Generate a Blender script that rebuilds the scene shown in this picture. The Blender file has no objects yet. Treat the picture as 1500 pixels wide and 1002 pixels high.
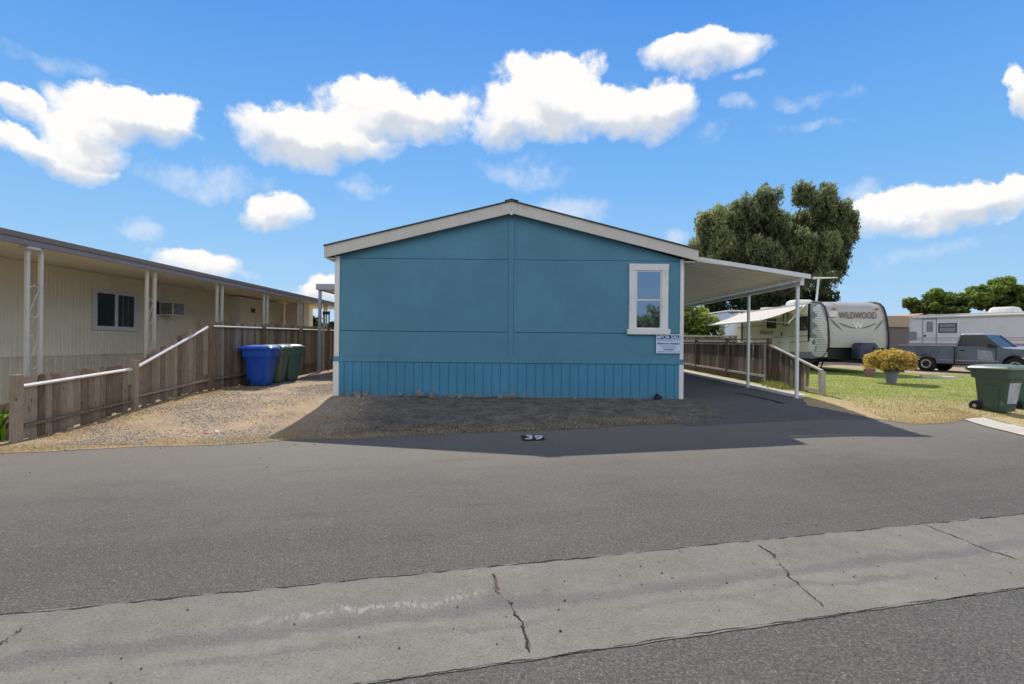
import bpy, bmesh, math, random
import numpy as np
from mathutils import Vector, Matrix, noise
from mathutils.geometry import delaunay_2d_cdt
random.seed(7); RNG = np.random.default_rng(7)
scene = bpy.context.scene
col = scene.collection
R = math.radians
def S(r, g, b):
    def f(c):
        c /= 255.0
        return c / 12.92 if c <= .04045 else ((c + .055) / 1.055) ** 2.4
    return (f(r), f(g), f(b), 1.0)

# ------------------------------------------------------------------ camera
ROLL = R(.55); F = 750.0; CH = 1.6
cr, sr = math.cos(ROLL), math.sin(ROLL)
cam = bpy.data.cameras.new('camera'); camo = bpy.data.objects.new('camera', cam); col.objects.link(camo)
cam.sensor_width = 36; cam.lens = 18.0; cam.clip_start = .05; cam.clip_end = 6000
camo.matrix_world = Matrix(((cr, -sr, 0, 0), (0, 0, -1, 0), (sr, cr, 0, CH), (0, 0, 0, 1)))
scene.camera = camo
def W(px, py, Y):
    dx = (px - 750) / F * Y; dy = (501 - py) / F * Y
    return Vector((dx * cr - dy * sr, Y, CH + dx * sr + dy * cr))
def sst(t):
    t = min(1, max(0, t)); return t * t * (3 - 2 * t)
ca, sa = math.cos(R(14)), math.sin(R(14))
def vroad(x, y): return y * ca - x * sa
def g(x, y):
    a0 = 8 + min(4, .55 * max(0, x - 6))
    z = .29 * sst((y - a0) / 4) + .012 * min(13, max(0, y - 12))
    v = vroad(x, y)
    if 2.3 < v < 3.8:
        z -= .035 * max(0, 1 - abs(v - 3.02) / .55)
    return z
def G(px, py):
    d = W(px, py, 1.0) - Vector((0, 0, CH)); t = 1.0
    while t < 200:
        p = Vector((0, 0, CH)) + d * t
        if p.z <= g(p.x, p.y): return p
        t += .02
    return p

# ------------------------------------------------------------------ materials
MATS = {}
class NT:
    def __init__(s, m): s.m = m; s.t = m.node_tree; s.n = s.t.nodes; s.l = s.t.links
    def new(s, typ, **kw):
        nd = s.n.new(typ)
        for k, v in kw.items():
            if k in ('ins',):
                for kk, vv in v.items(): s.set(nd.inputs[kk], vv)
            else: setattr(nd, k, v)
        return nd
    def set(s, inp, v):
        if isinstance(v, bpy.types.NodeSocket): s.l.new(v, inp)
        else: inp.default_value = v
    def math(s, op, a, b=None, c=None, clamp=False):
        nd = s.n.new('ShaderNodeMath'); nd.operation = op; nd.use_clamp = clamp
        s.set(nd.inputs[0], a)
        if b is not None: s.set(nd.inputs[1], b)
        if c is not None: s.set(nd.inputs[2], c)
        return nd.outputs[0]
    def mix(s, f, a, b, mode='MIX'):
        nd = s.n.new('ShaderNodeMix'); nd.data_type = 'RGBA'; nd.blend_type = mode
        s.set(nd.inputs[0], f); s.set(nd.inputs[6], a); s.set(nd.inputs[7], b)
        return nd.outputs[2]
    def noise(s, vec, scale, detail=6, rough=.6, dist=0):
        nd = s.n.new('ShaderNodeTexNoise'); s.set(nd.inputs['Vector'], vec)
        nd.inputs['Scale'].default_value = scale; nd.inputs['Detail'].default_value = detail
        nd.inputs['Roughness'].default_value = rough; nd.inputs['Distortion'].default_value = dist
        return nd.outputs[0]
    def ramp(s, f, stops):
        nd = s.n.new('ShaderNodeValToRGB'); s.set(nd.inputs[0], f)
        e = nd.color_ramp.elements
        while len(e) < len(stops): e.new(.5)
        for el, (p, c) in zip(e, stops):
            el.position = p; el.color = c if len(c) == 4 else (*c, 1)
        return nd.outputs[0]
    def sm(s, x, lo, hi):
        nd = s.n.new('ShaderNodeMapRange'); nd.interpolation_type = 'SMOOTHSTEP'
        s.set(nd.inputs[0], x); s.set(nd.inputs[1], lo); s.set(nd.inputs[2], hi)
        return nd.outputs[0]
    def pos(s): return s.n.new('ShaderNodeNewGeometry').outputs['Position']
    def obj(s): return s.n.new('ShaderNodeTexCoord').outputs['Object']
    def scale(s, v, sc):
        nd = s.n.new('ShaderNodeVectorMath'); nd.operation = 'MULTIPLY'; s.set(nd.inputs[0], v); nd.inputs[1].default_value = sc
        return nd.outputs[0]
    def bump(s, h, strength, dist=.01):
        nd = s.n.new('ShaderNodeBump'); nd.inputs['Strength'].default_value = strength; nd.inputs['Distance'].default_value = dist
        s.set(nd.inputs['Height'], h); return nd.outputs[0]
def newmat(name):
    m = bpy.data.materials.new(name); m.use_nodes = True
    nt = NT(m); b = nt.n['Principled BSDF']; MATS[name] = m
    return m, nt, b
def paint(name, c, rough=.5, var=.12, scale=6., bump=.0, metal=0., spec=.5, dirt=None, bscale=60., coat=0):
    """plain painted / plastic surface: slow tone variation, dirt and fine bump"""
    m, nt, b = newmat(name); p = nt.obj()
    n1 = nt.noise(p, scale, 6, .65)
    n2 = nt.noise(nt.scale(p, (9, 9, 1.2)), 3, 5, .6)
    k = nt.math('ADD', nt.math('MULTIPLY', n1, .6), nt.math('MULTIPLY', n2, .4))
    lo = tuple(x * (1 - var * 1.6) for x in c[:3]); hi = tuple(min(1, x * (1 + var)) for x in c[:3])
    colr = nt.ramp(k, [(.3, lo), (.7, hi)])
    if dirt:
        d = nt.sm(nt.noise(p, 2.3, 8, .7), .55, .8)
        colr = nt.mix(d, colr, dirt)
    nt.set(b.inputs['Base Color'], colr)
    nt.set(b.inputs['Roughness'], nt.math('ADD', nt.math('MULTIPLY', n1, .25), rough - .12))
    b.inputs['Metallic'].default_value = metal; b.inputs['Specular IOR Level'].default_value = spec
    b.inputs['Coat Weight'].default_value = coat
    if bump: nt.set(b.inputs['Normal'], nt.bump(nt.noise(p, bscale, 4, .6), bump, .004))
    return m
def wood(name, dark, light, warm):
    m, nt, b = newmat(name); p = nt.pos()
    at = nt.n.new('ShaderNodeAttribute'); at.attribute_name = 'tint'; t = at.outputs['Fac']
    off = nt.n.new('ShaderNodeCombineXYZ'); nt.set(off.inputs[2], nt.math('MULTIPLY', t, 37.0))
    ad = nt.n.new('ShaderNodeVectorMath'); ad.operation = 'ADD'; nt.set(ad.inputs[0], p); nt.set(ad.inputs[1], off.outputs[0])
    st = nt.scale(ad.outputs[0], (22, 22, 1.6))
    gr = nt.noise(st, 2.6, 8, .7, .6)
    big = nt.noise(ad.outputs[0], 2.2, 4, .6)
    k = nt.math('ADD', nt.math('MULTIPLY', gr, .70), nt.math('MULTIPLY', t, .30))
    c1 = nt.ramp(k, [(.26, dark), (.5, tuple((a + bb) / 2 for a, bb in zip(dark[:3], light[:3]))), (.74, light)])
    c2 = nt.mix(nt.sm(big, .48, .72), c1, warm, 'MIX')
    c3 = nt.mix(.55, c1, c2)
    kn = nt.n.new('ShaderNodeTexVoronoi'); nt.set(kn.inputs['Vector'], nt.scale(ad.outputs[0], (5, 5, 2.2))); kn.inputs['Scale'].default_value = 1.6
    c4 = nt.mix(nt.math('MULTIPLY', nt.math('SUBTRACT', 1, nt.sm(kn.outputs['Distance'], .06, .15)), .75), c3, (.035, .026, .02, 1))
    nt.set(b.inputs['Base Color'], c4); b.inputs['Roughness'].default_value = .88; b.inputs['Specular IOR Level'].default_value = .2
    nt.set(b.inputs['Normal'], nt.bump(gr, .5, .006))
    return m
def glassy(name, c, fac=.45, rough=.02, gcol=(.9, .93, .97, 1)):
    m, nt, b = newmat(name)
    b.inputs['Base Color'].default_value = c; b.inputs['Roughness'].default_value = .25
    gl = nt.n.new('ShaderNodeBsdfGlossy'); gl.inputs['Roughness'].default_value = rough; gl.inputs['Color'].default_value = gcol
    nt.set(gl.inputs['Normal'], nt.bump(nt.noise(nt.obj(), 1.6, 2, .5), .03, .02))
    fr = nt.n.new('ShaderNodeFresnel'); fr.inputs[0].default_value = 1.55
    mx = nt.n.new('ShaderNodeMixShader'); nt.set(mx.inputs[0], nt.math('ADD', nt.math('MULTIPLY', fr.outputs[0], .8), fac, clamp=True))
    nt.l.new(b.outputs[0], mx.inputs[1]); nt.l.new(gl.outputs[0], mx.inputs[2])
    nt.l.new(mx.outputs[0], nt.n['Material Output'].inputs[0])
    return m
def leafmat(name, dark, light, trans=.35):
    m, nt, b = newmat(name)
    at = nt.n.new('ShaderNodeAttribute'); at.attribute_name = 'tint'
    n = nt.noise(nt.pos(), .9, 3, .6)
    k = nt.math('ADD', nt.math('MULTIPLY', at.outputs['Fac'], .7), nt.math('MULTIPLY', n, .35))
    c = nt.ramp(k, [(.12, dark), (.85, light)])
    nt.set(b.inputs['Base Color'], c); b.inputs['Roughness'].default_value = .6; b.inputs['Specular IOR Level'].default_value = .3
    tr = nt.n.new('ShaderNodeBsdfTranslucent'); nt.set(tr.inputs[0], c)
    mx = nt.n.new('ShaderNodeMixShader'); mx.inputs[0].default_value = trans
    nt.l.new(b.outputs[0], mx.inputs[1]); nt.l.new(tr.outputs[0], mx.inputs[2]); nt.l.new(mx.outputs[0], nt.n['Material Output'].inputs[0])
    return m
def roadcoord(nt):
    """(along-road, across-road) from world position"""
    sp = nt.n.new('ShaderNodeSeparateXYZ'); nt.set(sp.inputs[0], nt.pos())
    u = nt.math('ADD', nt.math('MULTIPLY', sp.outputs[0], ca), nt.math('MULTIPLY', sp.outputs[1], sa))
    v = nt.math('SUBTRACT', nt.math('MULTIPLY', sp.outputs[1], ca), nt.math('MULTIPLY', sp.outputs[0], sa))
    return u, v
def asphalt(name, base, worn=1.0, fine=1.0, glarew=0.):
    m, nt, b = newmat(name); p = nt.pos()
    u, v = roadcoord(nt)
    vo = nt.n.new('ShaderNodeTexVoronoi'); nt.set(vo.inputs['Vector'], p); vo.inputs['Scale'].default_value = 140 * fine
    sp = nt.n.new('ShaderNodeSeparateColor'); nt.set(sp.inputs[0], vo.outputs['Color'])
    agg = nt.math('POWER', sp.outputs[0], 2.2)
    fn = nt.noise(p, 62 * fine, 8, .75)
    big = nt.noise(p, .55, 6, .62)
    mid = nt.noise(p, 3.2, 6, .65)
    cu = nt.n.new('ShaderNodeCombineXYZ'); nt.set(cu.inputs[0], nt.math('MULTIPLY', u, .22)); nt.set(cu.inputs[1], nt.math('MULTIPLY', v, 1.5))
    streak = nt.noise(cu.outputs[0], 1.3, 5, .6)
    k = nt.math('ADD', nt.math('MULTIPLY', big, .5), nt.math('MULTIPLY', streak, .5))
    c0 = nt.ramp(k, [(.33, tuple(x * .80 for x in base[:3])), (.66, tuple(x * 1.2 for x in base[:3]))])
    c1 = nt.mix(nt.math('MULTIPLY', nt.sm(mid, .35, .7), .3), c0, tuple(x * 1.25 for x in base[:3]) + (1,))
    c2 = nt.mix(nt.math('MULTIPLY', agg, .22), c1, S(186, 180, 172))
    dk = nt.sm(fn, .5, .36)
    c3 = nt.mix(nt.math('MULTIPLY', dk, .62), c2, tuple(x * .32 for x in base[:3]) + (1,))
    pale = nt.math('MULTIPLY', nt.sm(nt.noise(p, 1.1, 7, .7), .66, .8), .35)
    c4 = nt.mix(pale, c3, S(150, 143, 130))
    dust = nt.math('MULTIPLY', nt.sm(nt.math('ADD', v, nt.math('MULTIPLY', big, 2.4)), 5.4, 10.0), glarew)  # low-angle sun glare painted in: asphalt colour pales towards the far edge
    c4 = nt.mix(dust, c4, nt.mix(fn, S(100, 96, 88), S(140, 134, 124)))  # painted sun glare mixed into the asphalt colour
    spk = nt.n.new('ShaderNodeTexVoronoi'); nt.set(spk.inputs['Vector'], p); spk.inputs['Scale'].default_value = 62
    spc = nt.n.new('ShaderNodeSeparateColor'); nt.set(spc.inputs[0], spk.outputs['Color'])
    c4 = nt.mix(nt.math('MULTIPLY', nt.sm(spc.outputs[0], .93, .97), nt.math('MULTIPLY', nt.sm(spk.outputs['Distance'], .55, .2), .22)), c4, S(206, 200, 190))
    c4 = nt.mix(nt.math('MULTIPLY', nt.sm(spc.outputs[1], .90, .96), nt.math('MULTIPLY', nt.sm(spk.outputs['Distance'], .55, .2), .6)), c4, S(34, 33, 31))
    tyr = nt.math('MULTIPLY', nt.sm(nt.noise(cu.outputs[0], 2.1, 6, .7), .56, .7), .28)
    c4 = nt.mix(tyr, c4, S(66, 64, 62))
    # oil drops and dark grit
    od = nt.n.new('ShaderNodeTexVoronoi'); nt.set(od.inputs['Vector'], p); od.inputs['Scale'].default_value = 2.6
    c4 = nt.mix(nt.math('MULTIPLY', nt.sm(od.outputs['Distance'], .035, .015), .8), c4, (.02, .02, .02, 1))
    nt.set(b.inputs['Base Color'], c4); b.inputs['Roughness'].default_value = .9; b.inputs['Specular IOR Level'].default_value = .25
    h = nt.math('ADD', nt.math('MULTIPLY', fn, .7), nt.math('MULTIPLY', vo.outputs['Distance'], .9))
    nt.set(b.inputs['Normal'], nt.bump(h, .55, .006))
    return m
def earth(name, stops, scale=1.2, fine=30., bump=.8, speck=None, dark=False):
    m, nt, b = newmat(name); p = nt.pos()
    k = nt.math('ADD', nt.math('MULTIPLY', nt.noise(p, scale, 8, .7), .65), nt.math('MULTIPLY', nt.noise(p, fine, 6, .7), .35))
    c = nt.ramp(k, stops)
    if speck:
        vo = nt.n.new('ShaderNodeTexVoronoi'); nt.set(vo.inputs['Vector'], p); vo.inputs['Scale'].default_value = 34
        sp = nt.n.new('ShaderNodeSeparateColor'); nt.set(sp.inputs[0], vo.outputs['Color'])
        gate = nt.sm(nt.noise(p, 1.0, 5, .6), .4, .62)
        c = nt.mix(nt.math('MULTIPLY', nt.math('MULTIPLY', nt.sm(sp.outputs[0], .5, .62), gate), .85), c, nt.mix(sp.outputs[1], speck[0], speck[1]))
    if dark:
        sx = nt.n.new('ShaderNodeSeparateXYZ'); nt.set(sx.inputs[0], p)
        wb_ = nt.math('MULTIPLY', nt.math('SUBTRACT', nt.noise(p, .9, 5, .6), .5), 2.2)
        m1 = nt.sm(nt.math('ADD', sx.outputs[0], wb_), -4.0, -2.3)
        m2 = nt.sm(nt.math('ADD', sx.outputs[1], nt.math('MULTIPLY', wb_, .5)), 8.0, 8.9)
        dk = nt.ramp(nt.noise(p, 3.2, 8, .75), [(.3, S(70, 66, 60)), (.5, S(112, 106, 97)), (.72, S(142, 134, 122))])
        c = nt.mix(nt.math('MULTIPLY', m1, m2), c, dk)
    nt.set(b.inputs['Base Color'], c); b.inputs['Roughness'].default_value = .95; b.inputs['Specular IOR Level'].default_value = .1
    h = nt.math('ADD', nt.noise(p, fine * 1.3, 6, .75), nt.math('MULTIPLY', nt.noise(p, 5, 4, .6), 1.2))
    nt.set(b.inputs['Normal'], nt.bump(h, bump, .02))
    return m

# ------------------------------------------------------------------ mesh helpers
def tl(bm): return bm.faces.layers.float.get('tint') or bm.faces.layers.float.new('tint')
def BM():
    bm = bmesh.new(); bm.faces.layers.float.new('tint'); return bm
def setf(bm, fs, tint):
    l = tl(bm)
    for f in fs: f[l] = tint
def hexa(bm, pts, tint=.5):
    """pts: 4 bottom then 4 top, both counter-clockwise seen from above"""
    v = [bm.verts.new(p) for p in pts]
    q = [(3, 2, 1, 0), (4, 5, 6, 7), (0, 1, 5, 4), (1, 2, 6, 5), (2, 3, 7, 6), (3, 0, 4, 7)]
    setf(bm, [bm.faces.new([v[i] for i in f]) for f in q], tint)
def bx(bm, x0, x1, y0, y1, z0, z1, tint=.5):
    hexa(bm, [(x0, y0, z0), (x1, y0, z0), (x1, y1, z0), (x0, y1, z0), (x0, y0, z1), (x1, y0, z1), (x1, y1, z1), (x0, y1, z1)], tint)
def bar(bm, a, b, w, h, tint=.5, up=(0, 0, 1)):
    a, b = Vector(a), Vector(b); d = (b - a).normalized(); u = Vector(up)
    if abs(d.dot(u)) > .95: u = Vector((0, 1, 0))
    s = d.cross(u).normalized() * (w / 2); t = s.cross(d).normalized() * (h / 2)
    hexa(bm, [a - s - t, a + s - t, b + s - t, b - s - t, a - s + t, a + s + t, b + s + t, b - s + t], tint)
def tube(bm, pts, r, n=8, tint=.5, caps=True, closed=False):
    pts = [Vector(p) for p in pts]; rs = r if isinstance(r, (list, tuple)) else [r] * len(pts)
    rings = []; prev = None
    for i, p in enumerate(pts):
        d = (pts[min(i + 1, len(pts) - 1)] - pts[max(i - 1, 0)]).normalized()
        u = prev if prev is not None else (Vector((0, 0, 1)) if abs(d.z) < .9 else Vector((1, 0, 0)))
        s = d.cross(u)
        if s.length < 1e-4: s = d.cross(Vector((.3, .5, .8)))
        s.normalize(); t = s.cross(d).normalized(); prev = t
        rings.append([bm.verts.new(p + (s * math.cos(k * 2 * math.pi / n) + t * math.sin(k * 2 * math.pi / n)) * rs[i]) for k in range(n)])
    fs = []
    for i in range(len(rings) - 1):
        for k in range(n):
            fs.append(bm.faces.new([rings[i][k], rings[i][(k + 1) % n], rings[i + 1][(k + 1) % n], rings[i + 1][k]]))
    if caps:
        fs.append(bm.faces.new(rings[0][::-1])); fs.append(bm.faces.new(rings[-1]))
    setf(bm, fs, tint)
def lathe(bm, prof, c=(0, 0, 0), n=24, axis='z', tint=.5):
    """prof: (radius, height) pairs"""
    rings = []
    for r_, h in prof:
        ring = []
        for k in range(n):
            a = 2 * math.pi * k / n; x, y = r_ * math.cos(a), r_ * math.sin(a)
            p = {'z': (x, y, h), 'y': (x, h, y), 'x': (h, x, y)}[axis]
            ring.append(bm.verts.new(Vector(c) + Vector(p)))
        rings.append(ring)
    fs = []
    for i in range(len(rings) - 1):
        for k in range(n): fs.append(bm.faces.new([rings[i][k], rings[i][(k + 1) % n], rings[i + 1][(k + 1) % n], rings[i + 1][k]]))
    fs.append(bm.faces.new(rings[0][::-1])); fs.append(bm.faces.new(rings[-1]))
    setf(bm, fs, tint)
def prism(bm, prof, axis, a0, a1, tint=.5):
    """prof: 2-D polygon; axis x: (y,z); y: (x,z); z: (x,y)"""
    def P(p, a): return {'x': (a, p[0], p[1]), 'y': (p[0], a, p[1]), 'z': (p[0], p[1], a)}[axis]
    A = [bm.verts.new(P(p, a0)) for p in prof]; B = [bm.verts.new(P(p, a1)) for p in prof]
    fs = [bm.faces.new(A[::-1]), bm.faces.new(B)]
    n = len(prof)
    for i in range(n): fs.append(bm.faces.new([A[i], A[(i + 1) % n], B[(i + 1) % n], B[i]]))
    setf(bm, fs, tint)
def loft(bm, rings, tint=.5):
    vs = [[bm.verts.new(p) for p in r_] for r_ in rings]; n = len(vs[0]); fs = []
    for i in range(len(vs) - 1):
        for k in range(n): fs.append(bm.faces.new([vs[i][k], vs[i][(k + 1) % n], vs[i + 1][(k + 1) % n], vs[i + 1][k]]))
    fs.append(bm.faces.new(vs[0][::-1])); fs.append(bm.faces.new(vs[-1])); setf(bm, fs, tint)
def rrect(cx, cy, lx, ly, z, r=.06, n=4):
    pts = []
    for sx, sy, a in ((1, 1, 0), (-1, 1, 90), (-1, -1, 180), (1, -1, 270)):
        for k in range(n + 1):
            an = R(a + 90 * k / n)
            pts.append((cx + sx * (lx / 2 - r) + r * math.cos(an), cy + sy * (ly / 2 - r) + r * math.sin(an), z))
    return pts
def strip(bm, prof_a, prof_b, tint=.5):
    A = [bm.verts.new(p) for p in prof_a]; B = [bm.verts.new(p) for p in prof_b]
    setf(bm, [bm.faces.new([A[i], A[i + 1], B[i + 1], B[i]]) for i in range(len(A) - 1)], tint)
def mk(name, bm, mat, parent=None, smooth=False, bevel=0, kind=None, M=None):
    if M is not None: bm.transform(M)
    bmesh.ops.recalc_face_normals(bm, faces=bm.faces[:])
    me = bpy.data.meshes.new(name); bm.to_mesh(me); bm.free()
    return link(name, me, mat, parent, smooth, bevel, kind)
def link(name, me, mat, parent=None, smooth=False, bevel=0, kind=None):
    me.materials.clear(); me.materials.append(mat)
    o = bpy.data.objects.new(name, me); col.objects.link(o)
    if smooth:
        for f in me.polygons: f.use_smooth = True
        try: me.set_sharp_from_angle(angle=R(38))
        except Exception: pass
    if bevel:
        md = o.modifiers.new('bevel', 'BEVEL'); md.width = bevel; md.segments = 2; md.limit_method = 'ANGLE'; md.angle_limit = R(40)
    if parent is not None:
        o.parent = parent
        if parent.type == 'EMPTY': o.matrix_parent_inverse = parent.matrix_basis.inverted()
    if kind: o['kind'] = kind
    return o
def tag(o, label, cat, group=None, kind=None):
    o['label'] = label; o['category'] = cat
    if group: o['group'] = group
    if kind: o['kind'] = kind
    return o
def thing(name, loc, label, cat, group=None, rz=0):
    o = bpy.data.objects.new(name, None); o.empty_display_size = .2; col.objects.link(o)
    o.matrix_basis = Matrix.Translation(Vector(loc)) @ Matrix.Rotation(rz, 4, 'Z')
    return tag(o, label, cat, group)
def local(root):
    """matrix putting parts modelled about the thing's base into the world"""
    return root.matrix_basis.copy()
def dup(o, parent=None, mats=None):
    c = o.copy(); col.objects.link(c)
    if parent is not None:
        c.parent = parent
    if mats and o.type == 'MESH':
        nm = o.data.materials[0].name
        if nm in mats:
            c.data = o.data.copy(); c.data.materials[0] = mats[nm]
    for ch in list(o.children): dup(ch, c, mats)
    return c
def center(o):
    """put a single-mesh thing's origin at its base"""
    me = o.data; co = np.empty(len(me.vertices) * 3); me.vertices.foreach_get('co', co); co = co.reshape(-1, 3)
    b = Vector(((co[:, 0].min() + co[:, 0].max()) / 2, (co[:, 1].min() + co[:, 1].max()) / 2, co[:, 2].min()))
    me.transform(Matrix.Translation(-b)); o.location = b; return o
def text_bm(s, size, M, extrude=.003, bold=0., sx=1.0, width=None):
    cu = bpy.data.curves.new('lettering', 'FONT'); cu.body = s; cu.size = size; cu.extrude = extrude; cu.align_x = 'CENTER'; cu.align_y = 'CENTER'; cu.offset = bold
    cu.resolution_u = 3
    t = bpy.data.objects.new('lettering', cu); col.objects.link(t)
    dg = bpy.context.evaluated_depsgraph_get()
    me = bpy.data.meshes.new_from_object(t.evaluated_get(dg))
    bpy.data.objects.remove(t); bpy.data.curves.remove(cu)
    if width:
        xs_ = [v.co.x for v in me.vertices]; sx = width / (max(xs_) - min(xs_))
    me.transform(M @ Matrix.Diagonal((sx, 1, 1, 1)))
    bm = BM(); bm.from_mesh(me); bpy.data.meshes.remove(me); return bm
def face_m(loc, normal, up=(0, 0, 1)):
    n = Vector(normal).normalized(); u = Vector(up); x = u.cross(n).normalized(); y = n.cross(x)
    return Matrix(((x.x, y.x, n.x, loc[0]), (x.y, y.y, n.y, loc[1]), (x.z, y.z, n.z, loc[2]), (0, 0, 0, 1)))
def raw(name, verts, faces, tint, mat, parent=None, kind=None):
    me = bpy.data.meshes.new(name); me.from_pydata(verts, [], faces)
    if tint is not None:
        a = me.attributes.new('tint', 'FLOAT', 'FACE'); a.data.foreach_set('value', np.asarray(tint, dtype=np.float32))
    return link(name, me, mat, parent, kind=kind)

# ------------------------------------------------------------------ material library
M_road = asphalt('road_asphalt', S(80, 78, 73), glarew=.8)
M_drive = asphalt('driveway_asphalt', S(88, 86, 84))
M_near = asphalt('near_asphalt', S(80, 78, 74), fine=.85)
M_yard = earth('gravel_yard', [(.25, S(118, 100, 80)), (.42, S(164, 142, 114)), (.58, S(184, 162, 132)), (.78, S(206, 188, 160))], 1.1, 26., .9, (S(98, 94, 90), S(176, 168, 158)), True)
M_dirt = earth('dry_dirt', [(.25, S(104, 88, 70)), (.5, S(164, 142, 110)), (.75, S(190, 172, 140))], .8, 24., .8)
M_lane = earth('dirt_lane', [(.25, S(120, 104, 86)), (.5, S(170, 152, 126)), (.75, S(196, 180, 156))], .8, 18., .7)
def lawnmat():
    m, nt, b = newmat('lawn_turf'); p = nt.pos()
    sp = nt.n.new('ShaderNodeSeparateXYZ'); nt.set(sp.inputs[0], p)
    n1 = nt.noise(p, .8, 7, .65); n2 = nt.noise(p, 22, 6, .75); n3 = nt.noise(nt.scale(p, (.5, 1.6, 1)), 2.0, 6, .6)
    gcol = nt.ramp(nt.math('ADD', nt.math('MULTIPLY', n2, .55), nt.math('MULTIPLY', n3, .45)), [(.3, S(98, 112, 52)), (.5, S(142, 150, 78)), (.68, S(178, 180, 112))])
    dcol = nt.ramp(n2, [(.3, S(150, 130, 92)), (.6, S(194, 174, 132)), (.8, S(210, 194, 156))])
    edge = nt.sm(nt.math('ADD', nt.math('SUBTRACT', sp.outputs[1], nt.math('MULTIPLY', sp.outputs[0], .12)), nt.math('MULTIPLY', n3, 2.6)), 12.3, 13.6)
    dry = nt.math('MAXIMUM', nt.math('SUBTRACT', 1, edge), nt.math('MULTIPLY', nt.sm(n1, .56, .72), .6))
    nt.set(b.inputs['Base Color'], nt.mix(dry, gcol, dcol)); b.inputs['Roughness'].default_value = .95; b.inputs['Specular IOR Level'].default_value = .1
    nt.set(b.inputs['Normal'], nt.bump(n2, .8, .03)); return m
M_lawn = lawnmat()
def guttermat():
    m, nt, b = newmat('gutter_concrete'); p = nt.pos(); u, v = roadcoord(nt)
    fn = nt.noise(p, 75, 8, .75); big = nt.noise(p, 1.3, 7, .65); mid = nt.noise(p, 6, 6, .65)
    k = nt.math('ADD', nt.math('MULTIPLY', big, .6), nt.math('MULTIPLY', mid, .4))
    c = nt.ramp(k, [(.3, S(104, 100, 93)), (.55, S(122, 118, 110)), (.75, S(138, 133, 123))])
    cuv = nt.n.new('ShaderNodeCombineXYZ'); nt.set(cuv.inputs[0], nt.math('MULTIPLY', u, 46)); nt.set(cuv.inputs[1], nt.math('MULTIPLY', v, 7))
    wob = nt.math('MULTIPLY', nt.math('SUBTRACT', nt.noise(p, 1.6, 6, .65), .5), .42)
    vv = nt.math('ADD', v, wob)
    d1 = nt.math('ABSOLUTE', nt.math('SUBTRACT', vv, 3.07))
    st = nt.math('MULTIPLY', nt.sm(d1, .10, .02), .42)
    c = nt.mix(st, c, S(84, 83, 87))
    d2 = nt.math('ABSOLUTE', nt.math('SUBTRACT', vv, 2.86))
    c = nt.mix(nt.math('MULTIPLY', nt.sm(d2, .06, .01), nt.math('MULTIPLY', nt.sm(big, .45, .6), .45)), c, S(82, 80, 82))
    d3 = nt.math('ABSOLUTE', nt.math('SUBTRACT', nt.math('ADD', vv, nt.math('MULTIPLY', nt.noise(p, 18, 3, .6), .12)), 3.27))
    um = nt.math('MULTIPLY', nt.sm(u, -1.2, -.2), nt.sm(u, .75, .45))
    c = nt.mix(nt.math('MULTIPLY', nt.math('MULTIPLY', nt.sm(d3, .05, .0), nt.math('MULTIPLY', um, nt.sm(nt.noise(cuv.outputs[0], 1.0, 4, .7), .42, .62))), .5), c, S(186, 184, 184))
    vo = nt.n.new('ShaderNodeTexVoronoi'); nt.set(vo.inputs['Vector'], p); vo.inputs['Scale'].default_value = 170
    sp = nt.n.new('ShaderNodeSeparateColor'); nt.set(sp.inputs[0], vo.outputs['Color'])
    c = nt.mix(nt.math('MULTIPLY', nt.sm(sp.outputs[0], .86, 1.0), .16), c, S(176, 170, 162))
    c = nt.mix(nt.math('MULTIPLY', nt.sm(fn, .48, .34), .7), c, S(58, 55, 50))
    c = nt.mix(nt.math('MULTIPLY', nt.sm(fn, .54, .66), .4), c, S(168, 162, 150))
    nt.set(b.inputs['Base Color'], c); b.inputs['Roughness'].default_value = .88; b.inputs['Specular IOR Level'].default_value = .25
    nt.set(b.inputs['Normal'], nt.bump(nt.math('ADD', fn, nt.math('MULTIPLY', mid, .5)), .4, .006)); return m
M_gutter = guttermat()
M_conc = earth('pale_concrete', [(.3, S(168, 160, 148)), (.55, S(196, 190, 178)), (.75, S(212, 206, 194))], 1.4, 40., .25)
M_crack = paint('crack_filler', S(34, 31, 28), .95, .3, 30, .5)
M_crackb = paint('crack_rust', S(96, 72, 54), .95, .3, 30, .5)
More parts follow.
